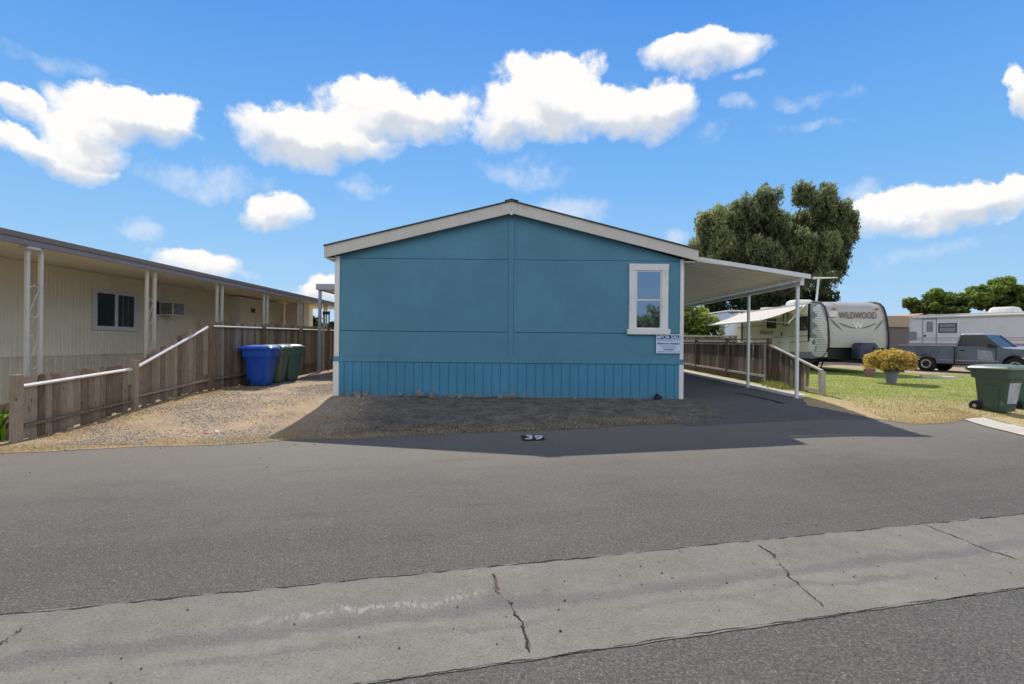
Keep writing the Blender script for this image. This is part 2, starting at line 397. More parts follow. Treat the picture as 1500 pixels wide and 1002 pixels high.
def sidingmat(name, c, groove=False):
    m, nt, b = newmat(name); p = nt.pos()
    sp = nt.n.new('ShaderNodeSeparateXYZ'); nt.set(sp.inputs[0], p)
    gr = nt.noise(nt.scale(p, (1.2, 1.2, 16)) if not groove else nt.scale(p, (16, 1.2, 1.2)), 3.2, 8, .7, .3)
    big = nt.noise(p, .8, 6, .6); med = nt.noise(p, 3.4, 6, .65)
    k = nt.math('ADD', nt.math('MULTIPLY', big, .55), nt.math('ADD', nt.math('MULTIPLY', med, .3), nt.math('MULTIPLY', gr, .15)))
    colr = nt.ramp(k, [(.32, tuple(x * .86 for x in c[:3])), (.66, tuple(min(1, x * 1.12) for x in c[:3]))])
    # dust splashed up from the soil and weather streaks under the eave
    low = nt.sm(nt.math('ADD', sp.outputs[2], nt.math('MULTIPLY', med, .35)), .75, .38)
    colr = nt.mix(nt.math('MULTIPLY', low, .28), colr, S(120, 112, 98))
    stv = nt.noise(nt.scale(p, (7, 7, .35)), 1.4, 6, .65)
    colr = nt.mix(nt.math('MULTIPLY', nt.sm(stv, .56, .75), .16), colr, tuple(x * .55 for x in c[:3]) + (1,))
    nt.set(b.inputs['Base Color'], colr); b.inputs['Roughness'].default_value = .62; b.inputs['Specular IOR Level'].default_value = .35
    nt.set(b.inputs['Normal'], nt.bump(nt.math('ADD', nt.math('ADD', gr, nt.math('MULTIPLY', nt.noise(p, 1.1, 3, .5), 6.0)), nt.math('MULTIPLY', nt.noise(p, 90, 3, .6), .5)), .4, .006)); return m
M_blue = sidingmat('blue_siding', S(84, 135, 156))
M_blueskirt = sidingmat('blue_skirting', S(72, 134, 164), True)
M_gap = paint('dark_gap', S(48, 84, 102), .9)
M_trim = paint('white_trim', S(226, 224, 220), .55, .06, 3, .15, dirt=S(188, 184, 178))
M_fascia = paint('fascia_paint', S(206, 200, 190), .6, .07, 3, .15, dirt=S(170, 164, 155))
def shinglemat():
    m, nt, b = newmat('roof_shingle'); p = nt.pos()
    br = nt.n.new('ShaderNodeTexBrick'); nt.set(br.inputs['Vector'], p); br.inputs['Scale'].default_value = 3
    br.inputs['Color1'].default_value = S(98, 92, 86); br.inputs['Color2'].default_value = S(122, 114, 104); br.inputs['Mortar'].default_value = S(48, 45, 42)
    nt.set(b.inputs['Base Color'], nt.mix(nt.math('MULTIPLY', nt.noise(p, 60, 4, .7), .5), br.outputs[0], S(60, 56, 52))); b.inputs['Roughness'].default_value = .95; return m
M_shingle = shinglemat()
M_white = paint('white_metal', S(222, 222, 220), .45, .06, 3, .05, dirt=S(186, 182, 174))
M_cream = paint('cream_metal', S(214, 206, 190), .5, .07, 3, .05, dirt=S(176, 164, 142))
M_pan = paint('carport_pan', S(240, 236, 226), .55, .07, 1.5, .05, dirt=S(206, 198, 184))
M_glass = glassy('window_glass', S(24, 30, 46), .30, .02, (.72, .78, .95, 1))
M_dglass = glassy('dark_glass', S(18, 22, 28), .02)
M_fence = wood('weathered_wood', S(62, 50, 44), S(156, 142, 128), S(122, 94, 74))
M_fencel = wood('weathered_wood_left', S(84, 70, 58), S(174, 157, 138), S(146, 116, 88))
M_rail = wood('weathered_rail', S(116, 108, 102), S(198, 190, 180), S(160, 142, 122))
M_railw = paint('whitened_rail', S(216, 210, 204), .75, .2, 9, .2, dirt=S(150, 138, 126))
M_beige = paint('beige_siding', S(242, 231, 206), .6, .07, 1.4, .1, dirt=S(224, 210, 180))
M_beigelow = paint('beige_skirting', S(224, 212, 186), .6, .1, 1.4, .1, dirt=S(150, 138, 116))
M_soffit = paint('soffit_panel', S(252, 240, 212), .6, .07, 1.4, .05)
M_pale = paint('pale_panel', S(244, 240, 230), .6, .08, 2, .1)
M_brownfascia = paint('brown_fascia', S(136, 128, 128), .5, .1, 3, .05)
M_acgrille = paint('grille_dark', S(58, 58, 60), .6)
M_plblue = paint('blue_plastic', S(20, 78, 176), .45, .1, 4, .12, dirt=S(50, 96, 172))
M_plgreen = paint('green_plastic', S(58, 80, 68), .55, .1, 4, .12, dirt=S(104, 124, 106))
M_plgreen2 = paint('teal_plastic', S(84, 114, 106), .5, .12, 4, .12, dirt=S(120, 140, 132))
M_plgreen3 = paint('dull_green_plastic', S(92, 112, 94), .55, .12, 4, .12, dirt=S(122, 138, 118))
M_lidg = paint('green_lid', S(92, 108, 92), .5, .1, 4, .1, dirt=S(130, 138, 124))
M_rubber = paint('rubber', S(30, 29, 29), .85, .2, 8, .2)
M_hub = paint('hub_metal', S(176, 176, 174), .4, .15, 8, .05, metal=.6)
M_stick = paint('worn_sticker', S(178, 184, 192), .5, .25, 9, .05, dirt=S(58, 82, 116))
M_steel = paint('galvanised_steel', S(164, 166, 170), .45, .1, 5, .05, metal=.3)
M_stone = earth('field_stone', [(.25, S(84, 86, 86)), (.5, S(128, 130, 130)), (.75, S(172, 174, 172))], 6., 40., .6)
M_black = paint('black_plastic', S(24, 24, 26), .5, .2, 6)
M_navy = paint('navy_ink', S(28, 48, 112), .5, .1)
M_ink = paint('grey_ink', S(66, 80, 122), .5, .1)
M_sign = paint('sign_board', S(206, 218, 240), .4, .03)
M_lead = paint('road_paint_black', S(22, 23, 26), .85, .2, 20, .3)
M_rpaint = paint('road_paint_white', S(208, 208, 206), .8, .12, 30, .3, dirt=S(120, 118, 116))

# ------------------------------------------------------------------ ground sheets
def sheet(name, poly, off, mat, cell=.4, jit=0., jfreq=1.3, edge=.005):
    pts = []
    n = len(poly)
    for i in range(n):
        a, b = Vector(poly[i][:2]), Vector(poly[(i + 1) % n][:2]); m = max(1, int((b - a).length / cell))
        nr = Vector((-(b - a).y, (b - a).x)).normalized()
        for k in range(m):
            p = a.lerp(b, k / m)
            if jit: p = p + nr * (jit * (noise.noise((p.x * jfreq, p.y * jfreq, 3.1)) + .6 * noise.noise((p.x * jfreq * 4, p.y * jfreq * 4, 1.7))))
            pts.append(p)
    nb = len(pts)
    xs = [p.x for p in pts]; ys = [p.y for p in pts]
    bd = [(pts[i], pts[(i + 1) % nb]) for i in range(nb)]
    def inside(x, y):
        c = False
        for a, b in bd:
            if (a.y > y) != (b.y > y) and x < (b.x - a.x) * (y - a.y) / (b.y - a.y) + a.x: c = not c
        return c
    y = min(ys)
    while y < max(ys):
        x = min(xs)
        while x < max(xs):
            jx, jy = x + random.uniform(-.1, .1) * cell, y + random.uniform(-.1, .1) * cell
            if inside(jx, jy): pts.append(Vector((jx, jy)))
            x += cell
        y += cell
    vs, es, fs, *_ = delaunay_2d_cdt(pts, [(i, (i + 1) % nb) for i in range(nb)], [], 1, 1e-5)
    me = bpy.data.meshes.new(name); me.from_pydata([(p.x, p.y, g(p.x, p.y) + (off if i >= nb else min(off, edge))) for i, p in enumerate(vs)], [], fs)
    me.update()
    if len(me.polygons) and sum(f.normal.z for f in me.polygons) < 0: me.flip_normals()
    return link(name, me, mat, None, smooth=False, kind='structure')
def uv2xy(u, v): return Vector((u * ca - v * sa, u * sa + v * ca))
# the far terrain
bm = BM(); L = tl(bm)
gx = [-2500, -900, -300, -120, -60] + [x * 2.0 for x in range(-20, 21)] + [60, 120, 300, 900, 2500]
gy = [-900, -300, -100, -40] + [y * 2.0 for y in range(-10, 31)] + [80, 120, 250, 600, 1500, 4000]
vs = [[bm.verts.new((x, y, g(x, y) - .09)) for x in gx] for y in gy]
for j in range(len(gy) - 1):
    for i in range(len(gx) - 1): bm.faces.new([vs[j][i], vs[j][i + 1], vs[j + 1][i + 1], vs[j + 1][i]])
mk('ground', bm, M_dirt, kind='structure')
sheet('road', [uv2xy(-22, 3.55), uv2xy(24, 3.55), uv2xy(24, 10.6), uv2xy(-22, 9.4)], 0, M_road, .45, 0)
sheet('near_road', [uv2xy(-18, -9), uv2xy(20, -9), uv2xy(20, 2.49), uv2xy(-18, 2.49)], 0, M_near, .6, 0)
sheet('gutter', [uv2xy(-18, 2.47), uv2xy(20, 2.47), uv2xy(20, 3.57), uv2xy(-18, 3.57)], .003, M_gutter, .06, .010, 5.0)
yard_edge = [G(*p) for p in ((-40, 666), (60, 662), (200, 655), (330, 652), (430, 645), (560, 641), (680, 636), (840, 629), (1000, 620), (1062, 617), (1056, 604), (1030, 590), (1008, 584))]
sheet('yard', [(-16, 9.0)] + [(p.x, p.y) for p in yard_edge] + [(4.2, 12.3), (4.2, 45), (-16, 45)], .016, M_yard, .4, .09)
sheet('driveway', [(3.2, 9.4), (7.35, 10.3), (7.1, 12.4), (7.0, 34), (3.2, 34)], .008, M_drive, .4, .03)
sheet('concrete_strip', [(6.95, 12.4), (7.75, 12.6), (7.9, 34), (6.95, 34)], .014, M_conc, .4, .05)
lawn_edge = [G(*p) for p in ((1178, 594), (1240, 606), (1335, 621), (1385, 620), (1411, 614), (1440, 611), (1500, 625), (1600, 650))]
sheet('lawn', [(7.7, 13.6)] + [(p.x, p.y) for p in lawn_edge] + [(24, 9), (40, 14), (40, 20.2), (22, 20.6), (17.5, 21.6), (16, 30), (7.9, 34)], .02, M_lawn, .45, .14)
sheet('dirt_lane', [(16, 21.2), (18, 20.9), (24, 19.5), (45, 17), (60, 40), (30, 48), (16, 48)], .012, M_lane, .8, .15)
ap = [G(*p) for p in ((1411, 615), (1440, 612), (1500, 627), (1600, 655), (1600, 672), (1500, 639))]
sheet('driveway_apron', [(p.x, p.y) for p in ap], .034, M_conc, .3, .01, edge=.016)
# cracks and joints
def ribbon(name, pts, w, mat, off=.007, wj=.5, step=.03, amp=.02):
    bm = BM(); A = []; B = []
    P = [Vector((p[0], p[1])) for p in pts]; q = []
    for i in range(len(P) - 1):
        m = max(1, int((P[i + 1] - P[i]).length / step))
        for k in range(m): q.append(P[i].lerp(P[i + 1], k / m))
    q.append(P[-1]); z = random.random() * 50
    for i, p in enumerate(q):
        d = (q[min(i + 1, len(q) - 1)] - q[max(i - 1, 0)]).normalized(); nr = Vector((-d.y, d.x))
        o = p + nr * amp * (noise.noise((p.x * 3, p.y * 3, z)) + .7 * noise.noise((p.x * 14, p.y * 14, z)))
        o += nr * amp * .30 * random.uniform(-1, 1)
        ww = w * (1 + wj * 1.6 * noise.noise((p.x * 9, p.y * 9, z + 9)))
        if i in (0, len(q) - 1): ww *= .4
        for lst, s in ((A, 1), (B, -1)):
            r_ = o + nr * s * max(.0012, ww) / 2; lst.append((r_.x, r_.y, g(r_.x, r_.y) + off))
    strip(bm, A, B); return mk(name, bm, mat, kind='structure')
ribbon('edge_crack', [uv2xy(-18, 3.56), uv2xy(20, 3.56)], .008, M_crack, .0045, 1.6, .010, .014)
ribbon('edge_crack', [uv2xy(-18, 2.48), uv2xy(20, 2.48)], .005, M_crack, .0045, 1.6, .010, .012)
for pl, w in (([(725, 843), (728, 868), (752, 890), (770, 925), (774, 958)], .008), ([(1110, 800), (1136, 815), (1165, 857), (1208, 890)], .007),
              ([(1352, 770), (1420, 796), (1500, 824)], .007), ([(52, 905), (0, 948)], .007)):
    ribbon('gutter_crack', [G(*p) for p in pl], w, M_crack, .0075, 1.4, .016, .026)
ribbon('gutter_crack', [G(*p) for p in ((722, 845), (728, 860), (730, 866))], .009, M_crackb, .007, .9, .02, .012)
ribbon('gutter_crack', [G(*p) for p in ((772, 935), (774, 957))], .008, M_crackb, .007, .9, .02, .01)
ribbon('driveway_crack', [G(*p) for p in ((1078, 576), (1110, 583), (1150, 593))], .06, M_crack, .02, .9, .05, .04)

# ------------------------------------------------------------------ blue mobile home
XL, XR, YF, YB = -4.13, 3.98, 12.0, 28.0
ZB, ZS, ZE, ZP = .2, 1.17, 3.57, 4.62
home = thing('mobile_home', (0, YF, g(0, 12)), 'blue double-wide mobile home with white trim and low gable roof', 'mobile home')
def rake_z(x, zc=4.84, ze=3.765, xe=4.3): return zc - abs(x + .04) / xe * (zc - ze)
bm = BM()
prism(bm, [(XL, ZS), (XR, ZS), (XR, ZE), (-.04, 4.66), (XL, ZE)], 'y', YF, YB)
mk('wall', bm, M_blue, home)
# lapped siding sheets, each row a little proud of the one above
rows = [(ZS + .05, 1.82, .018), (1.835, 3.52, .012)]
for z0, z1, d in rows:
    for x0, x1 in ((XL + .1, -.1), (.03, XR - .05)):
        bm = BM(); bx(bm, x0, x1, YF - d, YF - .0005, z0, z1); mk('siding_panel', bm, M_blue, home, bevel=.003)
bm = BM(); bx(bm, -.095, .025, YF - .022, YF - .001, ZS + .05, 4.5); mk('batten', bm, M_blue, home, bevel=.004)
for z in (1.828, 3.53):
    bm = BM(); bx(bm, XL + .1, XR - .05, YF - .006, YF - .0008, z - .005, z + .004); mk('panel_joint', bm, M_gap, home)
# skirting with vertical grooves
bm = BM(); pr = []; x = XL + .02; 
while x < XR - .02:
    pr += [(x, YF - .03), (x + .186, YF - .03), (x + .190, YF - .017), (x + .200, YF - .017)]; x += .203
pr = [(min(a, XR - .01), b) for a, b in pr] + [(XR - .005, YF - .03)]
pa = [(a, b, ZB) for a, b in pr]; pb = [(a, b, ZS) for a, b in pr]
strip(bm, pa, pb)
bx(bm, XL + .02, XR - .02, YF - .012, YB, ZB, ZS - .002)
mk('skirting', bm, M_blueskirt, home)
bm = BM(); bx(bm, XL - .04, XR + .04, YF - .05, YF - .002, ZS - .06, ZS + .055); mk('belly_band', bm, M_blue, home, bevel=.006)
for x0, x1 in ((XL - .03, XL + .085), (XR - .055, XR + .03)):
    bm = BM(); bx(bm, x0, x1, YF - .032, YF + .09, ZS + .056, ZE); mk('corner_trim', bm, M_trim, home, bevel=.004)
    bm = BM(); bx(bm, x0 - .015, x1 + .005, YF - .045, YF + .09, ZB, ZS - .061); mk('corner_trim', bm, M_trim, home, bevel=.004)
# roof
bm = BM()
xl, xr, xm = -4.37, 4.30, -.04
prism(bm, [(xl, 3.775), (xm, 4.85), (xr, 3.765), (xr, 3.786), (xm, 4.871), (xl, 3.796)], 'y', 11.78, YB + .2)
rf = mk('roof', bm, M_shingle, home)
bm = BM(); prism(bm, [(xm - .16, 4.852), (xm, 4.892), (xm + .16, 4.852), (xm + .16, 4.860), (xm, 4.901), (xm - .16, 4.860)], 'y', 11.775, YB + .2); mk('ridge_cap', bm, M_shingle, rf)
for a, b, za in ((xl + .01, xm - .001, 3.77), (xm + .001, xr - .01, 3.76)):
    bm = BM()
    p = [(a, 3.772 - .265), (b, 4.845 - .27), (b, 4.845), (a, 3.772)] if a < b and a < -1 else [(a, 4.845 - .27), (b, 3.762 - .25), (b, 3.762), (a, 4.845)]
    prism(bm, p, 'y', 11.82, 11.862); mk('rake_board', bm, M_fascia, home, bevel=.004)
    bm = BM(); p2 = [(x_, z_ - .0) for x_, z_ in p]
    p2 = [(p[0][0], p[3][1] - .07), (p[1][0], p[2][1] - .07), (p[1][0], p[2][1] - .02), (p[0][0], p[3][1] - .02)]
    prism(bm, p2, 'y', 11.865, 11.998); mk('soffit', bm, M_fascia, home)
for s, xx, zz in ((-1, xl, 3.776), (1, xr - .045, 3.766)):
    bm = BM(); bx(bm, xx + (.0 if s > 0 else .002), xx + .043, 11.866, YB + .15, zz - .25, zz - .002); mk('eave_fascia', bm, M_fascia, home, bevel=.004)
    a, b = (xl + .05, XL) if s < 0 else (XR + .001, xr - .05)
    bm = BM(); bx(bm, a, b, 11.866, YB, 3.49, 3.51); mk('eave_soffit', bm, M_fascia, home)
bm = BM(); bx(bm, xm - .03, xm + .03, 11.80, 11.819, 4.53, 4.60); mk('apex_cap', bm, M_trim, home, bevel=.006)
# window
wl = W(921, 440, YF).x; wr = W(978, 440, YF).x; wt = W(950, 387, YF).z; wb = W(950, 482, YF).z
win = bpy.data.objects.new('window', None)
bm = BM(); fw = .155; d0, d1 = YF - .062, YF - .019
bx(bm, wl, wl + fw, d0, d1, wb, wt - fw); bx(bm, wr - fw, wr, d0, d1, wb, wt - fw); bx(bm, wl - .006, wr + .006, d0 - .006, d1, wt - fw, wt)
wnd = mk('window', bm, M_trim, home, bevel=.006)
bm = BM(); bx(bm, wl - .045, wr + .045, d0 - .04, d1, wb - .13, wb - .001); mk('sill', bm, M_trim, wnd, bevel=.008)
zm = (wb + wt - fw) / 2
bm = BM(); a, b = wl + fw, wr - fw
for z0, z1, y0 in ((wb + .001, zm, YF - .03), (zm - .02, wt - fw - .001, YF - .042)):
    bx(bm, a + .001, a + .03, y0, y0 + .02, z0 + .03, z1 - .03); bx(bm, b - .03, b - .001, y0, y0 + .02, z0 + .03, z1 - .03)
    bx(bm, a + .001, b - .001, y0, y0 + .02, z0, z0 + .03); bx(bm, a + .001, b - .001, y0, y0 + .02, z1 - .03, z1)
mk('sash', bm, M_trim, wnd)
for z0, z1, y0 in ((wb + .03, zm - .03, YF - .024), (zm + .01, wt - fw - .03, YF - .036)):
    bm = BM(); bx(bm, a + .03, b - .03, y0, y0 + .004, z0, z1); mk('pane', bm, M_glass, wnd)

# for sale sign
sx0, sx1 = W(960, 500, YF).x, W(996.5, 500, YF).x; sz1, sz0 = W(978, 489.5, YF).z, W(978, 517.5, YF).z
sg = thing('sale_sign', ((sx0 + sx1) / 2, YF - .06, sz0), 'white and navy FOR SALE sign fixed to blue siding under the window', 'sign')
bm = BM(); bx(bm, sx0, sx1, YF - .066, YF - .062, sz0, sz1); mk('board', bm, M_sign, sg)
h = sz1 - sz0; w = sx1 - sx0
bm = BM(); bx(bm, sx0 + .02, sx1 - .02, YF - .069, YF - .0665, sz1 - .27 * h, sz1 - .05 * h); mk('header_band', bm, M_navy, sg)
mk('lettering', text_bm('FOR SALE', .115, face_m((sx0 + .58 * w, YF - .0715, sz1 - .16 * h), (0, -1, 0)), .0015, .003, 1.0), M_sign, sg)
bm = BM(); cx, cz = sx0 + .1 * w, sz1 - .16 * h
bx(bm, cx - .03, cx + .03, YF - .0715, YF - .0695, cz - .03, cz + .005); prism(bm, [(cx - .04, cz + .005), (cx + .04, cz + .005), (cx, cz + .042)], 'y', YF - .0715, YF - .0695); mk('emblem', bm, M_sign, sg)
random.seed(3)
for fz, hh, l0, l1, step, mt in ((.345, .035, .05, .95, .03, 0), (.49, .085, .05, .95, .035, 0), (.61, .03, .15, .85, .02, 0), (.69, .03, .2, .8, .02, 0), (.8, .07, .3, .75, .09, 0), (.92, .035, .05, .95, .025, 0)):
    zb = sz1 - fz * h - hh * h / 2; top = []; xx = l0
    while xx < l1 - .01:
        ln = step * random.uniform(.4, .9); e_ = min(l1, xx + ln); up_ = hh * h * random.uniform(.75, 1.) if random.random() > .16 else hh * h * .12
        top += [(sx0 + xx * w, zb + up_), (sx0 + e_ * w, zb + up_)]; gp = min(l1, e_ + step * .22)
        top += [(sx0 + e_ * w + .0004, zb + hh * h * .12), (sx0 + gp * w - .0004, zb + hh * h * .12)]; xx = gp
    bm = BM(); strip(bm, [(x, YF - .068, zb) for x, z in top], [(x, YF - .068, z) for x, z in top]); mk('print_line', bm, M_ink, sg)

# stones along the skirting
random.seed(11)
def stone(name, px, py, sx, sy, sz, label, mat=M_stone, seed=0, Y=None, group='stones along the blue skirting', cat='stone'):
    sx, sy, sz = sx * 1.15, sy * 1.1, sz * 1.25
    bm = BM(); bmesh.ops.create_icosphere(bm, subdivisions=3, radius=1)
    for v in bm.verts:
        d = .75 + .5 * noise.noise(v.co * .9 + Vector((seed * 7.3, 0, 0))) + .16 * noise.noise(v.co * 2.4 + Vector((0, seed * 3.1, 0)))
        v.co = Vector((v.co.x * sx * d, v.co.y * sy * d, max(-.35, v.co.z) * sz * d))
    x = (px - 750) / F * 12; y = Y or 11.97 - sy
    bm.transform(Matrix.Translation((x, y - .02, g(x, y) + .016 + .25 * sz)) @ Matrix.Rotation(seed * 1.7, 4, 'Z'))
    return tag(center(mk(name, bm, mat, None, smooth=True)), label, cat, group)
small = 'small rough grey-brown stone lying against the foot of the blue skirting'
for i, (px, s, hh) in enumerate(((503, .07, .05), (512, .06, .05), (575, .07, .035), (587, .085, .06), (601, .06, .045), (610, .05, .04), (653, .06, .045), (664, .05, .03), (676, .09, .05), (690, .06, .05), (698, .07, .045), (719, .075, .06), (733, .08, .06), (741, .05, .04), (768, .05, .03), (792, .05, .03), (841, .06, .035))):
    stone('stone', px, 580, s, s * .75, hh, small, seed=i + 1)
stone('stone', 527, 580, .15, .09, .10, 'wide pale stone at the left end of the blue skirting', seed=31)
stone('stone', 540, 580, .10, .08, .085, 'rounded stone just right of the wide pale one by the skirting', seed=32)
stone('stone', 618, 580, .13, .09, .12, 'tallest grey stone of the row against the blue skirting', seed=33)
stone('stone', 636, 580, .12, .08, .11, 'brownish stone beside the tallest grey stone by the skirting', seed=34)
stone('stone', 750, 582, .10, .08, .085, 'dark stone at the right end of the stone row', seed=35)
stone('stone', 961, 583, .14, .09, .09, 'small black flat item lying below the FOR SALE sign', mat=M_black, seed=41, group=None)  # black flat object of unknown kind, modelled like a stone

# painted lot number on the road
p0 = G(780, 643)
num = thing('lot_number', (p0.x, p0.y, g(p0.x, p0.y)), 'white number 39 painted on a black patch of asphalt', 'road marking')
a = [G(*p) for p in ((763, 639.5), (792, 638.5), (799, 645.5), (767, 647))]
bm = BM(); bm.faces.new([bm.verts.new((p.x, p.y, g(p.x, p.y) + .013)) for p in a]); mk('paint_patch', bm, M_lead, num)
mt = Matrix.Translation((p0.x + .02, p0.y + .0, g(p0.x, p0.y) + .021)) @ Matrix.Rotation(R(-3), 4, 'Z') @ Matrix.Rotation(R(3), 4, 'X')
mk('digits', text_bm('39', .40, mt, .001, .010, width=.29), M_rpaint, num)

# ------------------------------------------------------------------ carport on the right
cp = thing('carport', (6.9, 12.4, g(6.9, 12.4)), 'white metal carport awning on slim posts along right side of blue home', 'carport')
X0, X1, Z0, Z1 = 4.30, 6.96, 3.55, 3.18
bm = BM(); pr = []; y = 12.14
while y < 25: pr += [(y, 0), (y + .19, 0), (y + .21, .05), (y + .28, .05)]; y += .30
for x0, x1 in ((X0, X1),):
    for off, nm in ((0, 1),):
        A = [(x0, yy, Z0 + zz) for yy, zz in pr]; B = [(x1, yy, Z1 + zz) for yy, zz in pr]; strip(bm, A, B)
        A = [(x0, yy, Z0 + zz + .012) for yy, zz in pr]; B = [(x1, yy, Z1 + zz + .012) for yy, zz in pr]; strip(bm, A, B)
mk('roof_panel', bm, M_pan, cp)
bm = BM(); prism(bm, [(X0 + .02, 3.565), (7.05, 3.155), (7.05, 3.265), (X0 + .02, 3.665)], 'y', 12.09, 12.13); mk('fascia', bm, M_white, cp, bevel=.008)
bm = BM(); bx(bm, 6.86, 6.95, 12.2, 25, 3.02, 3.115); mk('beam', bm, M_white, cp, bevel=.006)
for y in np.arange(12.3, 25, .3):
    bm = BM(); bx(bm, 6.80, 7.0, y - .012, y + .012, 3.117, 3.19); mk('bracket', bm, M_white, cp)
for y in (12.4, 14.96, 22.4):
    bm = BM(); z = g(6.9, y); tube(bm, [(6.905, y, z), (6.905, y, 3.02)], .043, 12); po = mk('post', bm, M_white, cp, smooth=True)
    bm = BM(); bx(bm, 6.83, 6.98, y - .07, y + .07, z, z + .022); mk('foot_plate', bm, M_steel, po)
# ------------------------------------------------------------------ small awning on the left side of the blue home
la = thing('side_awning', (-7.05, 19, g(-7.1, 19)), 'small grey flat awning on one post at left side of blue home', 'awning')
bm = BM(); bx(bm, -7.2, -4.15, 18.9, 24, 3.50, 3.54); mk('roof_panel', bm, M_pan, la)
bm = BM(); bx(bm, -7.25, -4.16, 18.86, 18.895, 3.46, 3.68); bx(bm, -7.25, -7.21, 18.897, 24, 3.46, 3.68); mk('gutter', bm, M_steel, la, bevel=.01)
for y in (19.0, 23.5):
    bm = BM(); bx(bm, -7.19, -7.09, y - .05, y + .05, g(-7.1, y), 3.499); mk('post', bm, M_steel, la, bevel=.008)

# ------------------------------------------------------------------ left fence
def picket(bm, y, x, z0, z1, w=.135, t=.018, axis='y', lean=0, ear=True):
    l = tl(bm); tn = random.random(); e = .035 if ear else 0
    j = random.uniform(-.004, .004); a, b = y - w / 2 + .003, y + w / 2 - .003
    pts = [(a, z0), (b, z0), (b + lean, z1 - e), (b - e + lean, z1), (a + e + lean, z1), (a + lean, z1 - e)]
    prism(bm, pts, 'x', x + j, x + j + t, tn)
random.seed(5)
FX = -7.5
fl = thing('wooden_fence', (FX, 7.75, g(FX, 7.75)), 'weathered wooden picket fence stepping up along the gravel yard beside the beige home', 'fence')
def post_at(y, x, z1, w=.095, name='post', par=fl, mat=M_fencel):
    bm = BM(); bx(bm, x - w / 2, x + w / 2, y - w / 2, y + w / 2, g(x, y) - .1, z1, random.random()); return mk(name, bm, mat, par, bevel=.005)
def prof_top(y):
    if y < 10.2: return 1.0 + (y - 7.8) * .035
    if y < 12.75: return 1.12 + (y - 10.2) / 2.55 * .92
    return 2.05 + (y - 12.75) * .012
for y0, y1 in ((7.87, 10.1), (10.18, 12.62), (12.72, 15.4), (15.4, 18.1), (18.1, 20.8), (20.8, 25)):
    bm = BM(); y = y0 + .07
    while y < y1 - .03:
        w = random.choice((.132, .138, .142)); zt = prof_top(y) + random.uniform(-.02, .02)
        if 10.2 < y < 12.62: zt += random.uniform(-.04, .04)
        if 12.2 < y < 12.34: zt += .2
        gz = g(FX, y) + random.choice((.0, .01, .03, -.02, .07 if y < 13 else .0))
        picket(bm, y, FX - .06, gz, zt, w, lean=random.uniform(-.01, .01)); y += w + random.choice((.0, .0, .002, .005))
    mk('picket_panel', bm, M_fencel, fl)
for y0, y1, z0, z1 in ((7.87, 10.12, .86, 1.0), (10.22, 12.72, 1.02, 1.93), (12.74, 18, 1.93, 1.98), (18, 25, 1.98, 2.06)):
    bm = BM(); pa = [(-.04, -.03), (.016, -.03), (.016, -.006), (-.022, .017), (-.04, .017)]; tn = .9
    loft(bm, [[(FX + a, y0, z0 + b) for a, b in pa], [(FX + a, y1, z1 + b) for a, b in pa]], tn); mk('top_rail', bm, M_railw if y0 < 12.7 else M_rail, fl)
for y0, y1, z0, z1 in ((7.87, 10.12, .24, .37), (10.22, 12.72, .44, .60), (12.74, 18, .60, .66), (18, 25, .66, .72)):
    bm = BM(); bar(bm, (FX - .005, y0, z0), (FX - .005, y1, z1), .075, .04, random.random()); mk('bottom_rail', bm, M_fencel, fl, bevel=.004)
po = post_at(7.78, FX - .02, 1.03, .115)
post_at(10.17, FX + .02, 1.17); post_at(12.68, FX + .04, 1.98, .085); post_at(15.4, FX + .04, 1.98); post_at(18.1, FX + .04, 2.02); post_at(20.8, FX + .04, 2.05)
# stake leaning on the fence beyond the little awning
st = thing('wooden_stake', (-7.25, 20.0, g(-7.2, 20)), 'thin brown stake pole standing against the fence behind the grey awning post', 'pole')
bm = BM(); bx(bm, -7.40, -7.34, 20.0, 20.05, g(-7.3, 20), 2.74, .9); mk('shaft', bm, M_rail, st)
bm = BM(); bx(bm, -7.18, -7.14, 20.0, 20.04, g(-7.3, 20), 2.74, .2); mk('shaft', bm, M_fence, st)
bm = BM(); bx(bm, -7.40, -7.12, 19.97, 19.999, 2.60, 2.72); mk('cross_piece', bm, M_black, st)

# ------------------------------------------------------------------ beige home on the left, with its long porch awning
nh = thing('beige_home', (-12.5, 12, g(-12, 12)), 'beige ribbed single-wide mobile home behind the wooden fence', 'mobile home')
NX = -10.5
def ribbed(y0, y1, x, z0, z1, pitch=.105, dep=.012):
    bm = BM(); pr = []; y = y0
    while y < y1: pr += [(x, y), (x, y + pitch * .62), (x - dep, y + pitch * .70), (x - dep, y + pitch * .92)]; y += pitch
    pr = [(a, min(b, y1)) for a, b in pr] + [(x, y1)]
    strip(bm, [(a, b, z0) for a, b in pr], [(a, b, z1) for a, b in pr]); return bm
bm = ribbed(4, 19, NX, 1.18, 3.12); mk('wall', bm, M_beige, nh)
bm = BM(); bx(bm, NX - 3.6, NX - .015, 4, 27, 0, 3.35); mk('wall', bm, M_beige, nh)
bm = ribbed(4, 19, NX + .02, .05, 1.165, .21); mk('skirting', bm, M_beigelow, nh)
bm = BM(); bx(bm, NX - .01, NX + .03, 4, 19, 1.167, 1.195); mk('sill_trim', bm, M_beigelow, nh)
bm = BM(); bx(bm, NX - .01, NX + .02, 4, 19, 3.12, 3.24); mk('frieze_trim', bm, M_beige, nh)
bm = BM(); prism(bm, [(NX - 3.8, 3.35), (NX + .05, 3.35), (NX + .05, 3.45), (NX - 1.9, 3.62), (NX - 3.8, 3.45)], 'y', 4, 27); mk('roof', bm, M_brownfascia, nh)
M_rvgrey0 = paint('curtain_cloth', S(110, 124, 140), .8, .1)
